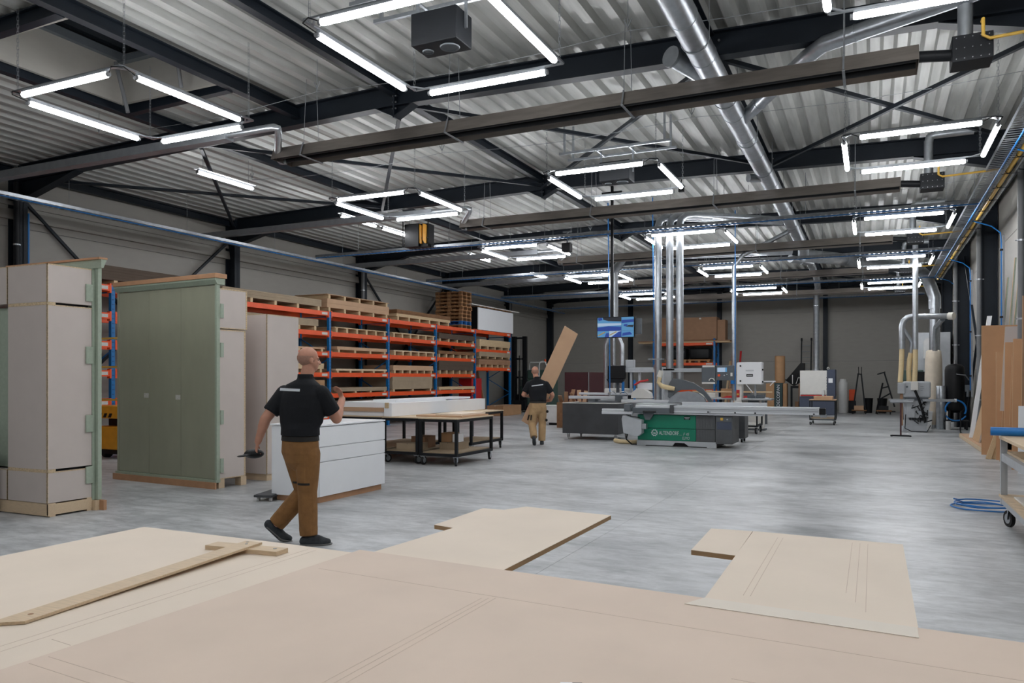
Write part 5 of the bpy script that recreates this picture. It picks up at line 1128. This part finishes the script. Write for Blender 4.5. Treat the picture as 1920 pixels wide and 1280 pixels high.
part(pt, 'vessel', MB().lathe([(.05, .50), (.18, .53), (.255, .62), (.27, .72), (.27, 1.80), (.25, 1.90), (.17, 1.97), (.05, 1.99)], (2.25, 27.0, 0), 28), 'black', 60)
part(pt, 'valve', MB().cyl((2.25, 27, 1.99), (2.25, 27, 2.1), .03, n=8), 'bolt', True); part(pt, 'outlet_pipe', MB().tube([(2.28, 26.74, 1.68), (2.28, 26.68, 1.67), (2.5, 26.66, 1.64), (2.6, 26.8, 1.5)], .02, 8), 'bolt', True)
for a in (45, 135, 225, 315): part(pt, 'leg', MB().bar((2.25+.22*math.cos(math.radians(a)), 27+.22*math.sin(math.radians(a)), .28), (2.25+.2*math.cos(math.radians(a)), 27+.2*math.sin(math.radians(a)), .62), .04, .04), 'black')
part(pt, 'stand', MB().box(1.95, 2.62, 26.7, 27.3, .24, .28).box(1.97, 2.02, 26.72, 26.77, 0, .24).box(2.52, 2.57, 26.72, 26.77, 0, .24).box(1.97, 2.02, 27.2, 27.25, 0, .24).box(2.52, 2.57, 27.2, 27.25, 0, .24), 'steelblack')
part(pt, 'blue_hose', MB().tube(arc((2.25, 26.68, .62), .27, 200, -30, 18, 'xz'), .025, 8).tube(arc((2.25, 26.66, .58), .3, 210, 330, 12, 'xz'), .02, 8), 'hoseblue', True)
part(pt, 'regulator', MB().bbox(2.5, 2.64, 26.7, 26.9, 1.15, 1.35, .01).cyl((2.57, 26.7, 1.0), (2.57, 26.7, 1.2), .04, n=8), 'greydark'); part(pt, 'black_hose', MB().tube([(2.35, 26.6, .5), (2.35, 26.3, .2), (2.3, 26.0, .03), (2.25, 25.2, .02)], .018, 6), 'black', True)
part(pt, 'canister', MB().cyl((2.05, 26.65, 0), (2.05, 26.65, .26), .07, n=12), 'plasticwhite', 45); part(pt, 'red_fitting', MB().cyl((2.25, 26.66, .88), (2.25, 26.66, .93), .02, n=8), 'red', True)
s = thing('filter_sack', 'tall cream dust sack hanging beside the pressure tank', 'sack', (1.72, 27.6, .1))
part(s, 'sack', MB().lathe([(.18, .1), (.24, .3), (.23, .9), (.25, 1.5), (.24, 2.1), (.21, 2.4), (.15, 2.44)], (1.72, 27.6, 0), 18), 'sack', 60); part(s, 'drum', MB().cyl((1.72, 27.6, 0), (1.72, 27.6, .1), .22, n=18), 'galv', 45)
solo('galvanised_drum', MB().lathe([(.13, 0), (.14, .02), (.14, 1.30), (.13, 1.32)], (1.88, 26.9, 0), 18), 'galv', 'slim galvanised cylinder between sack and pressure tank', 'drum', smooth=45)
s = thing('white_bucket', 'white bucket on the floor between machine and sack', 'bucket', (1.5, 27.6, 0)); part(s, 'pail', MB().prism([(1.35, 0), (1.62, 0), (1.66, .5), (1.31, .5)], 'y', 27.0, 27.3), 'plasticwhite'); part(s, 'lid', MB().bbox(1.30, 1.67, 26.99, 27.31, .5, .53, .005), 'plasticwhite')
wcab = thing('filter_cabinet', 'pale grey cabinet with a side hood at the back right corner', 'cabinet', (2.0, 33.4, 0))
part(wcab, 'body', MB().bbox(1.5, 2.62, 33.1, 34.3, 1.2, 3.28, .01), 'greymach'); part(wcab, 'hood', MB().prism([(1.72, 2.3), (2.1, 2.3), (2.1, 3.05), (1.8, 3.05), (1.72, 2.9)], 'y', 32.85, 33.09), 'plasticwhite'); part(wcab, 'grille', B(1.95, 2.06, 32.84, 32.849, 2.65, 2.98), 'black'); part(wcab, 'base', MB().bbox(1.2, 2.6, 33.0, 34.3, 0, 1.19, .01), 'offwhite')
part(wcab, 'motor', MB().bbox(.98, 1.7, 32.5, 32.99, 1.45, 1.86, .03), 'forkgreen'); part(wcab, 'motor_guard', MB().bbox(1.35, 1.8, 32.4, 32.49, 1.42, 1.8, .02), 'black'); part(wcab, 'motor_shelf', B(.98, 1.9, 32.4, 33.0, 1.36, 1.42), 'greydark'); part(wcab, 'shelf_post', MB().box(1.0, 1.06, 32.45, 32.51, 0, 1.36).box(1.8, 1.86, 32.45, 32.51, 0, 1.36), 'greydark')

# ------------------------------------------------------------------ boards leaning on the right wall
tp = thing('timber_sill', 'long low timber sill on the floor carrying the leaning boards', 'sill', (2.1, 20.9, 0)); part(tp, 'plank', MB().bbox(2.05, 2.6, 18.62, 23.3, 0, .11, .004), 'mdf'); part(tp, 'front_edge', B(2.044, 2.0495, 18.62, 23.3, .01, .1), 'plyedge')
def leaning(label, y0, y1, xb, xt, zb, zt, t, m, name='leaning_board', grp='boards leaning on the wall'):
    """board with its foot at xb and head at xt, facing the hall"""
    mb = MB().prism([(xb, zb), (xb+t, zb), (xt+t, zt), (xt, zt)], 'y', y0, y1)
    o = thing(name, label, 'board', ((xb+xt)/2, (y0+y1)/2, zb), 0, grp); part(o, 'sheet', mb, m)
    e = MB().prism([(xb-.0025, zb), (xb-.0005, zb), (xt-.0005, zt), (xt-.0025, zt)], 'y', y0+.001, y1-.001); part(o, 'edge', e, 'mdfedge' if m != 'white' else 'offwhite'); return o
leaning('tall white strip leaning beside the rain pipe', 21.7, 21.8, 2.12, 2.5, .112, 3.05, .09, 'white')
leaning('pale grey board leaning behind the white strip', 20.0, 21.2, 2.13, 2.55, .112, 1.95, .03, 'melamine')
leaning('tallest brown board at the front of the leaning row', 18.28, 18.31, 2.0, 2.0, 0, 2.62, .9, 'mdfbrown', grp='boards leaning on the wall')
leaning('stained grey offcut leaning on the tall brown board', 17.9, 17.98, 2.3, 2.32, 0, 1.7, .15, 'boarddark')
leaning('brown board with dark edge, second in the leaning row', 17.2, 17.24, 2.12, 2.12, 0, 2.05, .5, 'mdfbrown')
leaning('grey coated board raised in the leaning row', 16.7, 16.74, 2.12, 2.2, .95, 2.5, .5, 'melamine')
leaning('brown board below the grey coated board', 16.9, 16.94, 2.14, 2.2, 0, 1.2, .5, 'mdfbrown')
leaning('narrow brown board leaning in front of the row middle', 16.2, 16.23, 2.2, 2.24, .7, 2.0, .3, 'mdfbrown')
leaning('brown board behind the narrow one', 16.4, 16.43, 2.14, 2.16, 0, 2.2, .5, 'mdfbrown')
leaning('brown board near the photo edge with dark gap', 15.5, 15.53, 2.14, 2.16, 0, 2.22, .5, 'mdfbrown')
leaning('taller brown board at the photo edge', 15.0, 15.03, 2.2, 2.22, 0, 2.9, .5, 'mdfdark')
leaning('short white offcut at the photo edge', 14.9, 14.93, 2.14, 2.15, 0, 1.1, .3, 'white')
for i, (y, zt, w, lab) in enumerate(((20.3, 3.8, .07, 'tall green strip against the wall beside the rain pipe'), (19.3, 4.1, .06, 'tallest thin green strip against the wall'), (18.9, 3.6, .06, 'second thin green strip against the wall'), (18.0, 3.4, .12, 'pale green wide strip against the wall'), (20.9, 3.15, .1, 'brown strip against the wall'))):
    leaning(lab, y, y+w, 2.42, 2.72, 0, zt, .03, 'greenpale' if i < 4 else 'mdfdark', 'leaning_strip', 'strips leaning on the wall')
for i in range(2):
    s = thing('pine_batten', ['front', 'rear'][i]+' of two pale battens leaning at the foot of the brown boards', 'batten', (2.06, 17.4, 0), 0, 'pale battens'); part(s, 'length', MB().bar((2.0+i*.1, 17.3+i*.05, .0), (2.26+i*.06, 17.5+i*.05, .78-.1*i), .09, .04, (0, 1, 0)), 'pine')
s = thing('grey_blocks', 'grey square timber blocks stacked below the brown boards', 'blocks', (2.25, 16.6, 0))
for z in (0, .26): part(s, 'block', MB().bbox(2.14, 2.5, 16.4, 16.64, z, z+.21, .004), 'galvdull'); part(s, 'spacer', B(2.2, 2.4, 16.45, 16.6, z+.21, z+.26), 'pine')
# work trolley at the right edge
wtb = thing('work_trolley', 'grey steel work trolley with wooden shelves at the right edge', 'trolley', (1.75, 8.5, 0))
x0, x1, y0, y1 = 1.22, 2.2, 7.3, 9.62
for x in (x0+.03, x1-.03):
    for y in (y0+.03, y1-.03): part(wtb, 'leg', B(x-.03, x+.03, y-.03, y+.03, .22, .91), 'greymach')
part(wtb, 'side_rail', MB().box(x0+.005, x0+.055, y0+.06, y1-.06, .68, .76).box(x1-.055, x1-.005, y0+.06, y1-.06, .68, .76).box(x0+.005, x0+.055, y0+.06, y1-.06, .23, .3).box(x1-.055, x1-.005, y0+.06, y1-.06, .23, .3), 'greymach'); part(wtb, 'end_rail', MB().box(x0+.06, x1-.06, y1-.055, y1-.005, .7, .76).box(x0+.06, x1-.06, y1-.055, y1-.005, .23, .3), 'greymach')
part(wtb, 'lower_board', B(x0-.01, x1, y0, y1+.01, .301, .325), 'plyedge'); part(wtb, 'middle_board', B(x0+.056, x1, y0, y1-.06, .761, .785), 'plyedge'); part(wtb, 'top_board', MB().bbox(x0-.01, x1, y0, y1+.01, .911, .945, .004), 'beech'); part(wtb, 'back_board', B(x1-.02, x1, y0, y1-.06, .786, .91), 'plinth')
for dx, dy in ((x0+.08-1.75, y1-.1-8.5), (x1-.08-1.75, y1-.1-8.5), (x0+.08-1.75, y0+.1-8.5), (x1-.08-1.75, y0+.1-8.5)): castor(wtb, dx, dy-.03, .085, .228, ang=.35)
solo('blue_tube', MB().cyl((1.12, 9.5, .995), (2.3, 9.3, .995), .045, n=16), 'hoseblue', 'thick blue plastic tube lying on the work trolley', 'tube', smooth=45)
s = thing('paper_sheets', 'white folded sheet on the lower shelf of the work trolley', 'paper', (1.5, 8.9, .326)); part(s, 'sheet', MB().bbox(1.3, 1.75, 8.6, 9.3, .3265, .345, .003), 'offwhite')
s = thing('clamp_tool', 'black bar clamp lying on the middle shelf of the work trolley', 'clamp', (1.6, 8.6, .786)); part(s, 'bar', MB().bar((1.36, 8.9, .80), (1.9, 8.4, .80), .04, .025), 'black'); part(s, 'jaw', MB().bbox(1.34, 1.5, 8.76, 8.86, .787, .82, .006), 'black')
s = thing('air_hose', 'blue air hose coiled on the floor beside the work trolley wheel', 'hose', (1.2, 10.7, 0))
cl = []
for k in range(64):
    t = k*.3+2.6; rr = .31+.055*math.sin(k*.13+.6); cl.append((1.2+rr*math.cos(t), 10.75+rr*.9*math.sin(t), .011+.021*(k//21)+.006*math.sin(k*.7)**2))
part(s, 'coil', MB().tube(cl, .0085, 6), 'hoseblue', True)
s = thing('timber_pallet', 'corner of a rough timber pallet at the lower right photo edge', 'pallet', (1.25, 7.2, 0)); part(s, 'plank', MB().bbox(1.12, 2.2, 6.75, 6.9, .1, .14, .004), 'pallet'); part(s, 'block', MB().box(1.2, 1.3, 6.76, 6.89, 0, .1).box(2.0, 2.1, 6.76, 6.89, 0, .1), 'palletdark')

# ------------------------------------------------------------------ people
def V(*a): return Vector(a)
def capsule(mb, p0, r0, p1, r1, n=14, flat=None, ends=(1, 1), rings=4):
    """tapered limb segment with rounded (1) or flat (0) ends; flat=(direction, factor) squashes the section"""
    p0 = Vector(p0); p1 = Vector(p1); d = p1-p0; L = d.length or 1e-6; d = d/L
    if flat: x = (flat[0]-d*flat[0].dot(d)).normalized(); kx = flat[1]
    else: x = d.cross(V(0, 0, 1) if abs(d.z) < .9 else V(1, 0, 0)).normalized(); kx = 1
    y = d.cross(x); S = []
    if ends[0]: S += [(-r0*math.cos(math.pi/2*i/rings), r0*math.sin(math.pi/2*i/rings)) for i in range(1, rings)]
    S += [(0, r0), (L, r1)]
    if ends[1]: S += [(L+r1*math.sin(math.pi/2*i/rings), r1*math.cos(math.pi/2*i/rings)) for i in range(1, rings)]
    vs = [];
    for s, r in S:
        for k in range(n):
            t = 2*math.pi*k/n; vs.append(p0+d*s+x*(r*kx*math.cos(t))+y*(r*math.sin(t)))
    fs = [(i*n+k, i*n+(k+1) % n, (i+1)*n+(k+1) % n, (i+1)*n+k) for i in range(len(S)-1) for k in range(n)]
    fs += [tuple(range(n-1, -1, -1)), tuple(range((len(S)-1)*n, len(S)*n))]
    return mb.add(vs, fs)
def chain(mb, pts, rs, ends=(1, 1), flat=None, n=14):
    for i in range(len(pts)-1):
        capsule(mb, pts[i], rs[i], pts[i+1], rs[i+1], n, flat, (ends[0] if i == 0 else 1, ends[1] if i == len(pts)-2 else 1))
def ellipsoid(mb, c, rad, ax=None, n=18, m=12):
    c = Vector(c); ax = ax or (V(1, 0, 0), V(0, 1, 0), V(0, 0, 1)); vs = []
    for i in range(1, m):
        t = math.pi*i/m
        for k in range(n):
            p = 2*math.pi*k/n; vs.append(c+ax[0]*(rad[0]*math.sin(t)*math.cos(p))+ax[1]*(rad[1]*math.sin(t)*math.sin(p))+ax[2]*(rad[2]*math.cos(t)))
    fs = [(i*n+k, i*n+(k+1) % n, (i+1)*n+(k+1) % n, (i+1)*n+k) for i in range(m-2) for k in range(n)]
    fs += [tuple(range(n)), tuple(range((m-2)*n+n-1, (m-2)*n-1, -1))]
    return mb.add(vs, fs)
def loft(mb, rings, n=24, sup=2.4):
    """closed body through super-elliptic rings (centre, left axis, half width, half depth)"""
    vs = []
    for c, lf, hw, hd in rings:
        c = Vector(c); lf = Vector(lf).normalized(); fw = lf.cross(V(0, 0, 1)).normalized()
        for k in range(n):
            t = 2*math.pi*k/n; a, b = math.cos(t), math.sin(t)
            vs.append(c+lf*(hw*math.copysign(abs(a)**(2/sup), a))+fw*(hd*math.copysign(abs(b)**(2/sup), b)))
    m = len(rings); fs = [(i*n+k, i*n+(k+1) % n, (i+1)*n+(k+1) % n, (i+1)*n+k) for i in range(m-1) for k in range(n)]
    fs += [tuple(range(n-1, -1, -1)), tuple(range((m-1)*n, m*n))]
    return mb.add(vs, fs)
def fuse(mb, name, m, parent, voxel, it=4):
    """melt the overlapping volumes into one continuous skin"""
    me = mb.mesh(name, m); o = bpy.data.objects.new('tmp', me); COL.objects.link(o)
    r = o.modifiers.new('r', 'REMESH'); r.mode = 'VOXEL'; r.voxel_size = voxel; r.use_smooth_shade = True
    s = o.modifiers.new('s', 'SMOOTH'); s.factor = .5; s.iterations = it
    bpy.context.view_layer.update()
    me2 = bpy.data.meshes.new_from_object(o.evaluated_get(bpy.context.evaluated_depsgraph_get())); me2.name = name
    bpy.data.objects.remove(o); bpy.data.meshes.remove(me)
    me2.polygons.foreach_set('use_smooth', [True]*len(me2.polygons))
    me2.materials.clear(); me2.materials.append(M(m)); return link(name, me2, parent)
def hand(mb, wrist, d, n, side, curl=.5, k=1.):
    """palm and five separate fingers; d along the hand, n out of the palm, side towards the thumb"""
    d = Vector(d).normalized(); n = Vector(n); n = (n-d*n.dot(d)).normalized(); s = d.cross(n)
    if s.dot(Vector(side)) < 0: s = -s
    wrist = Vector(wrist)
    for o in (-.026, -.009, .009, .026): capsule(mb, wrist+s*o*.6*k, .017*k, wrist+d*.085*k+s*o*k, .0125*k, 8)
    for o, L, r in ((.029, .072, .0088), (.010, .080, .0092), (-.010, .074, .0088), (-.029, .058, .0080)):
        p = wrist+d*.085*k+s*o*k; dirn = d.copy(); a = 0
        for seg, f in enumerate((.45, .32, .25)):
            a += curl*(.7 if seg == 0 else 1.)
            dirn = d*math.cos(a)+n*math.sin(a); q = p+dirn*(L*f*k); capsule(mb, p, r*k, q, r*.92*k, 8); p = q
    p = wrist+d*.03*k+s*.026*k; q = p+(d*.55+s*.75+n*.25).normalized()*.045*k; capsule(mb, p, .0135*k, q, .0105*k, 8)
    q2 = q+(d*.85+s*.2+n*(.3+curl*.4)).normalized()*.034*k; capsule(mb, q, .0105*k, q2, .0085*k, 8)
def head(mb, c, fw, up=V(0, 0, 1), k=1.):
    fw = Vector(fw).normalized(); up = (Vector(up)-fw*Vector(up).dot(fw)).normalized(); lf = up.cross(fw); ax = (lf, fw, up); c = Vector(c)
    P = lambda a, b, z: c+lf*a*k+fw*b*k+up*z*k
    ellipsoid(mb, P(0, -.012, .028), (.077*k, .098*k, .092*k), ax); ellipsoid(mb, P(0, .018, -.03), (.064*k, .078*k, .088*k), ax); ellipsoid(mb, P(0, .05, -.078), (.038*k, .038*k, .034*k), ax)
    for s in (-1, 1):
        ellipsoid(mb, P(s*.078, -.008, -.012), (.010*k, .02*k, .032*k), ax, 10, 8); ellipsoid(mb, P(s*.036, .062, -.025), (.022*k, .022*k, .018*k), ax, 10, 8)
        capsule(mb, P(s*.012, .086, .014), .011*k, P(s*.045, .074, .016), .009*k, 8)
    capsule(mb, P(0, .092, .006), .009*k, P(0, .112, -.03), .014*k, 8); ellipsoid(mb, P(.012, .102, -.034), (.01*k, .012*k, .008*k), ax, 8, 6); ellipsoid(mb, P(-.012, .102, -.034), (.01*k, .012*k, .008*k), ax, 8, 6)
    capsule(mb, P(-.02, .086, -.057), .007*k, P(.02, .086, -.057), .007*k, 8); capsule(mb, P(-.017, .084, -.069), .0075*k, P(.017, .084, -.069), .0075*k, 8)
    return ax, P
def decal(parent, name, host, m, pts, dirn):
    """thin printed strip lying on the cloth; pts = rows of start points cast along dirn"""
    from mathutils.bvhtree import BVHTree
    me = host.data; t = BVHTree.FromPolygons([v.co for v in me.vertices], [p.vertices for p in me.polygons]); mb = MB(); R = []
    for row in pts:
        q = []
        for p in row:
            h = t.ray_cast(Vector(p), Vector(dirn)); q.append((h[0]-Vector(dirn)*.0035) if h[0] else Vector(p))
        R.append(q)
    n = len(R[0]); mb.add([v for q in R for v in q], [(i*n+k, i*n+k+1, (i+1)*n+k+1, (i+1)*n+k) for i in range(len(R)-1) for k in range(n-1)])
    return part(parent, name, mb, m, True, local=True)
def shoe(parent, ankle, heel, ball, toe, vx):
    mb = MB(); a, h, b, t = map(Vector, (ankle, heel, ball, toe))
    chain(mb, [h+V(0, 0, .035), b+V(0, 0, .03), t+V(0, 0, .022)], [.042, .048, .034]); capsule(mb, h+V(0, 0, .04), .045, a+V(0, 0, -.02), .046); capsule(mb, a+V(0, 0, -.02), .046, b+V(0, 0, .04), .042)
    o = fuse(mb, 'shoe', 'shoe', parent, vx, 3); d = (t-h).normalized(); s = MB()
    capsule(s, h+d*.0+V(0, 0, .006), .046, b+V(0, 0, .004), .05, 14, (V(0, 0, 1), .28)); capsule(s, b+V(0, 0, .004), .05, t+d*.012+V(0, 0, .006), .036, 14, (V(0, 0, 1), .3))
    fuse(s, 'sole', 'sole', o, vx, 2); return o
def person(name, label, loc, J, vx, trouser, facedir, shirt='navyshirt', lf=V(-.92, .38, 0), plf=V(-.75, .6, 0), hands=None, lean=0):
    p = thing(name, label, 'person', loc, YAW)
    b = MB(); lf = lf.normalized(); plf = plf.normalized(); ch = J['chest']; pe = J['pelvis']; nk = J['neck']
    # skin: whole body as one continuous surface
    loft(b, [(pe+V(0, 0, -.1), plf, .12, .09), (pe, plf, .15, .105), (pe+(ch-pe)*.35, lf, .135, .10), (ch, lf, .155, .115), (J['sh'], lf, .15, .09), (nk, lf, .06, .06)])
    capsule(b, nk-V(0, 0, .04), .066, J['head']+V(0, 0, -.06), .060)
    ax, P = head(b, J['head'], facedir)
    for s in 'LR':
        chain(b, [J['sh'+s], J['el'+s], J['wr'+s]], [.062, .05, .033]); capsule(b, J['el'+s], .05, J['el'+s]+(J['wr'+s]-J['el'+s])*.35, .049)
        hd = hands[s]; hand(b, J['wr'+s], hd[0], hd[1], hd[2], hd[3])
        chain(b, [J['hip'+s], J['kn'+s], J['an'+s]], [.085, .055, .04])
    body = fuse(b, 'body', 'skin', p, vx, 3)
    e = MB()
    for s in (-1, 1): ellipsoid(e, P(s*.033, .074, .0), (.011, .008, .008), ax, 10, 8)
    part(body, 'eyes', e, 'steelblack', True, local=True)
    hb = MB(); ellipsoid(hb, P(0, -.014, .02), (.079, .0995, .086), ax, 24, 20)   # cropped hair round the back and sides
    keep = [f for f in hb.f if all(-.068 < (Vector(hb.v[i])-J['head']).dot(ax[2]) < .035 and (Vector(hb.v[i])-J['head']).dot(ax[1]) < .035 for i in f)]
    hb.f = keep; part(p, 'hair', hb, mat_stub, True, local=True)
    # polo shirt
    s_ = MB()
    loft(s_, [(pe+V(0, 0, .085), plf, .198, .150), (pe+V(0, 0, .16), plf, .196, .148), (pe+(ch-pe)*.6, lf, .206, .150), (ch, lf, .222, .152), (ch+(J['sh']-ch)*.6, lf, .222, .132), (J['sh']+V(0, 0, .015), lf, .175, .098), (nk+V(0, 0, -.015), lf, .078, .078)])
    capsule(s_, nk+V(0, 0, -.05), .082, nk+V(0, 0, .035), .073, 16, None, (1, 0))
    for s in 'LR':
        mid = J['sh'+s]+(J['el'+s]-J['sh'+s])*.74
        capsule(s_, J['sh'+s], .083, mid, .079, 16, None, (1, 0))
    sh = fuse(s_, 'polo_shirt', shirt, p, vx, 4)
    # trousers
    t_ = MB()
    loft(t_, [(pe+V(0, 0, -.24), plf, .08, .06), (pe+V(0, 0, -.16), plf, .15, .12), (pe+V(0, 0, -.07), plf, .19, .145), (pe+V(0, 0, .05), plf, .186, .138), (pe+V(0, 0, .085), plf, .18, .135)])
    for s in 'LR':
        h, k, a = J['hip'+s], J['kn'+s], J['an'+s]
        chain(t_, [h+V(0, 0, -.02), h+(k-h)*.5, k, k+(a-k)*.5, a+(k-a)*.06], [.112, .106, .09, .088, .082], (1, 0))
        out = plf*(1 if s == 'L' else -1); m0 = h+(k-h)*.62
        capsule(t_, m0+out*.062, .055, m0+(k-h).normalized()*.13+out*.05, .05, 10, (out, .55))
        capsule(t_, k+(a-k)*.8, .086, a+(k-a)*.02, .082, 14, None, (1, 0))
    tr = fuse(t_, 'trousers', trouser, p, vx, 3)
    bl = MB(); loft(bl, [(pe+V(0, 0, .04), plf, .193, .145), (pe+V(0, 0, .082), plf, .189, .142)]); part(p, 'belt', bl, 'belt', True, local=True)
    for s in 'LR': shoe(p, *J['foot'+s], vx)
    return p, sh, tr, body
mat_stub = mat('stubble', (168, 128, 110), .8, 0, .12, 60)
J1 = dict(pelvis=V(-.01, 0, .93), chest=V(.005, .015, 1.28), sh=V(.01, .025, 1.475), neck=V(.03, .035, 1.555), head=V(.055, .06, 1.725),
          shL=V(-.18, .085, 1.405), elL=V(-.335, .0, 1.17), wrL=V(-.425, .06, .955), shR=V(.195, -.04, 1.405), elR=V(.315, .06, 1.17), wrR=V(.325, .255, 1.345),
          hipL=V(-.075, .05, .87), knL=V(-.0, .12, .475), anL=V(-.265, .09, .165), hipR=V(.075, -.04, .87), knR=V(.065, -.03, .49), anR=V(.085, -.06, .085),
          footL=(V(-.285, .09, .165), V(-.33, .085, .13), V(-.215, .115, .02), V(-.155, .13, .003)), footR=(V(.09, -.06, .1), V(.045, -.07, .004), V(.19, -.04, .004), V(.25, -.02, .004)))
H1 = dict(L=(V(-.25, .12, -1), V(.9, .3, .1), V(.3, .9, 0), .75), R=(V(-.35, .45, .8), V(-.7, -.5, 0), V(.2, -.8, .4), .55))
o, sh, tr, bd = person('person', 'bald man in black polo and brown work trousers striding across the floor', (-4.845, 5.72, 0), J1, .0075, 'trousersbrown', V(.80, .60, -.03), hands=H1)
decal(sh, 'back_print', sh, 'print', [[(-.205+.02*i, -1, 1.435-.0006*i+dz) for i in range(12)] for dz in (0, .008, .016, .024)], (0, 1, 0))
decal(tr, 'knee_seam', tr, 'belt', [[(-.09+.02*i, -1, .565+dz) for i in range(11)] for dz in (0, .02)], (0, 1, 0))
cap = thing('peaked_hat', 'black peaked hat held in the lowered hand of the striding man', 'hat', (-4.845, 5.72, 0), YAW)
cm = MB(); ellipsoid(cm, (-.475, .10, .835), (.095, .07, .045)); capsule(cm, V(-.52, .06, .825), .05, V(-.57, .03, .82), .045, 12, (V(0, 0, 1), .2)); fuse(cm, 'crown', 'black', cap, .008, 3)
J2 = dict(pelvis=V(.02, 0, .94), chest=V(.01, .02, 1.28), sh=V(.005, .03, 1.475), neck=V(-.005, .04, 1.555), head=V(-.045, .055, 1.71),
          shL=V(-.19, .03, 1.405), elL=V(-.32, .04, 1.17), wrL=V(-.235, .27, 1.13), shR=V(.205, .02, 1.405), elR=V(.36, .06, 1.16), wrR=V(.33, .26, 1.03),
          hipL=V(-.07, 0, .88), knL=V(-.12, .02, .5), anL=V(-.08, -.24, .19), hipR=V(.11, 0, .88), knR=V(.12, .06, .5), anR=V(.11, .03, .085),
          footL=(V(-.08, -.25, .19), V(-.085, -.29, .14), V(-.07, -.16, .03), V(-.065, -.10, .005)), footR=(V(.11, .03, .1), V(.105, -.02, .004), V(.115, .13, .004), V(.12, .19, .004)))
H2 = dict(L=(V(.9, .2, -.05), V(.1, .9, .2), V(0, -.1, 1), .55), R=(V(-.6, .35, -.1), V(-.1, .9, .1), V(0, -.1, 1), .5))
loc2 = (-7.08, 16.55, 0)
o2, sh2, tr2, bd2 = person('person', 'bald man in black polo and tan work trousers carrying a long board', loc2, J2, .010, 'trouserstan', V(.25, .96, -.05), lf=V(-1, .02, 0), plf=V(-1, .05, 0), hands=H2)
decal(sh2, 'back_print', sh2, 'print', [[(-.13+.022*i, -1, 1.36+.003*i+dz) for i in range(13)] for dz in (0, .011, .022)], (0, 1, 0))
pk = MB()
for x, z in ((.235, .78), (.215, .58)): ellipsoid(pk, (x, -.02, z), (.03, .06, .035), None, 10, 8)
part(tr2, 'pocket_trim', pk, 'black', True, local=True); pk = MB().bar((-.19, -.06, .70), (-.22, .0, .58), .03, .02).bar((-.14, -.1, .7), (-.15, -.08, .58), .03, .02); part(tr2, 'tool_pouch', pk, 'belt', local=True)
bo = thing('carried_board', 'long tan board held diagonally by the man in tan trousers', 'board', loc2, YAW)
A, Bv, Cv = V(-.36, .33, .545), V(1.03, .10, 2.255), V(.315, .02, -.195)
n_ = Bv.cross(Cv).normalized()*.034
vs = [A, A+Bv, A+Bv+Cv, A+Cv]; 
if n_.y < 0: n_ = -n_
part(bo, 'sheet', MB().add(vs+[v+n_ for v in vs], [(0,1,2,3),(7,6,5,4),(0,4,5,1),(1,5,6,2),(2,6,7,3),(3,7,4,0)]), 'mdf', local=True)
e = MB(); ed = [(A+Bv, A+Bv+Cv)]
u = Bv.normalized()*.001
part(bo, 'pale_edge', MB().add([A+Bv+u*.2, A+Bv+Cv+u*.2, A+Bv+Cv+n_+u*.2, A+Bv+n_+u*.2, A+Bv+u*2, A+Bv+Cv+u*2, A+Bv+Cv+n_+u*2, A+Bv+n_+u*2], [(0,1,2,3),(4,5,6,7),(0,1,5,4),(1,2,6,5),(2,3,7,6),(3,0,4,7)]), 'mdfpale', local=True)
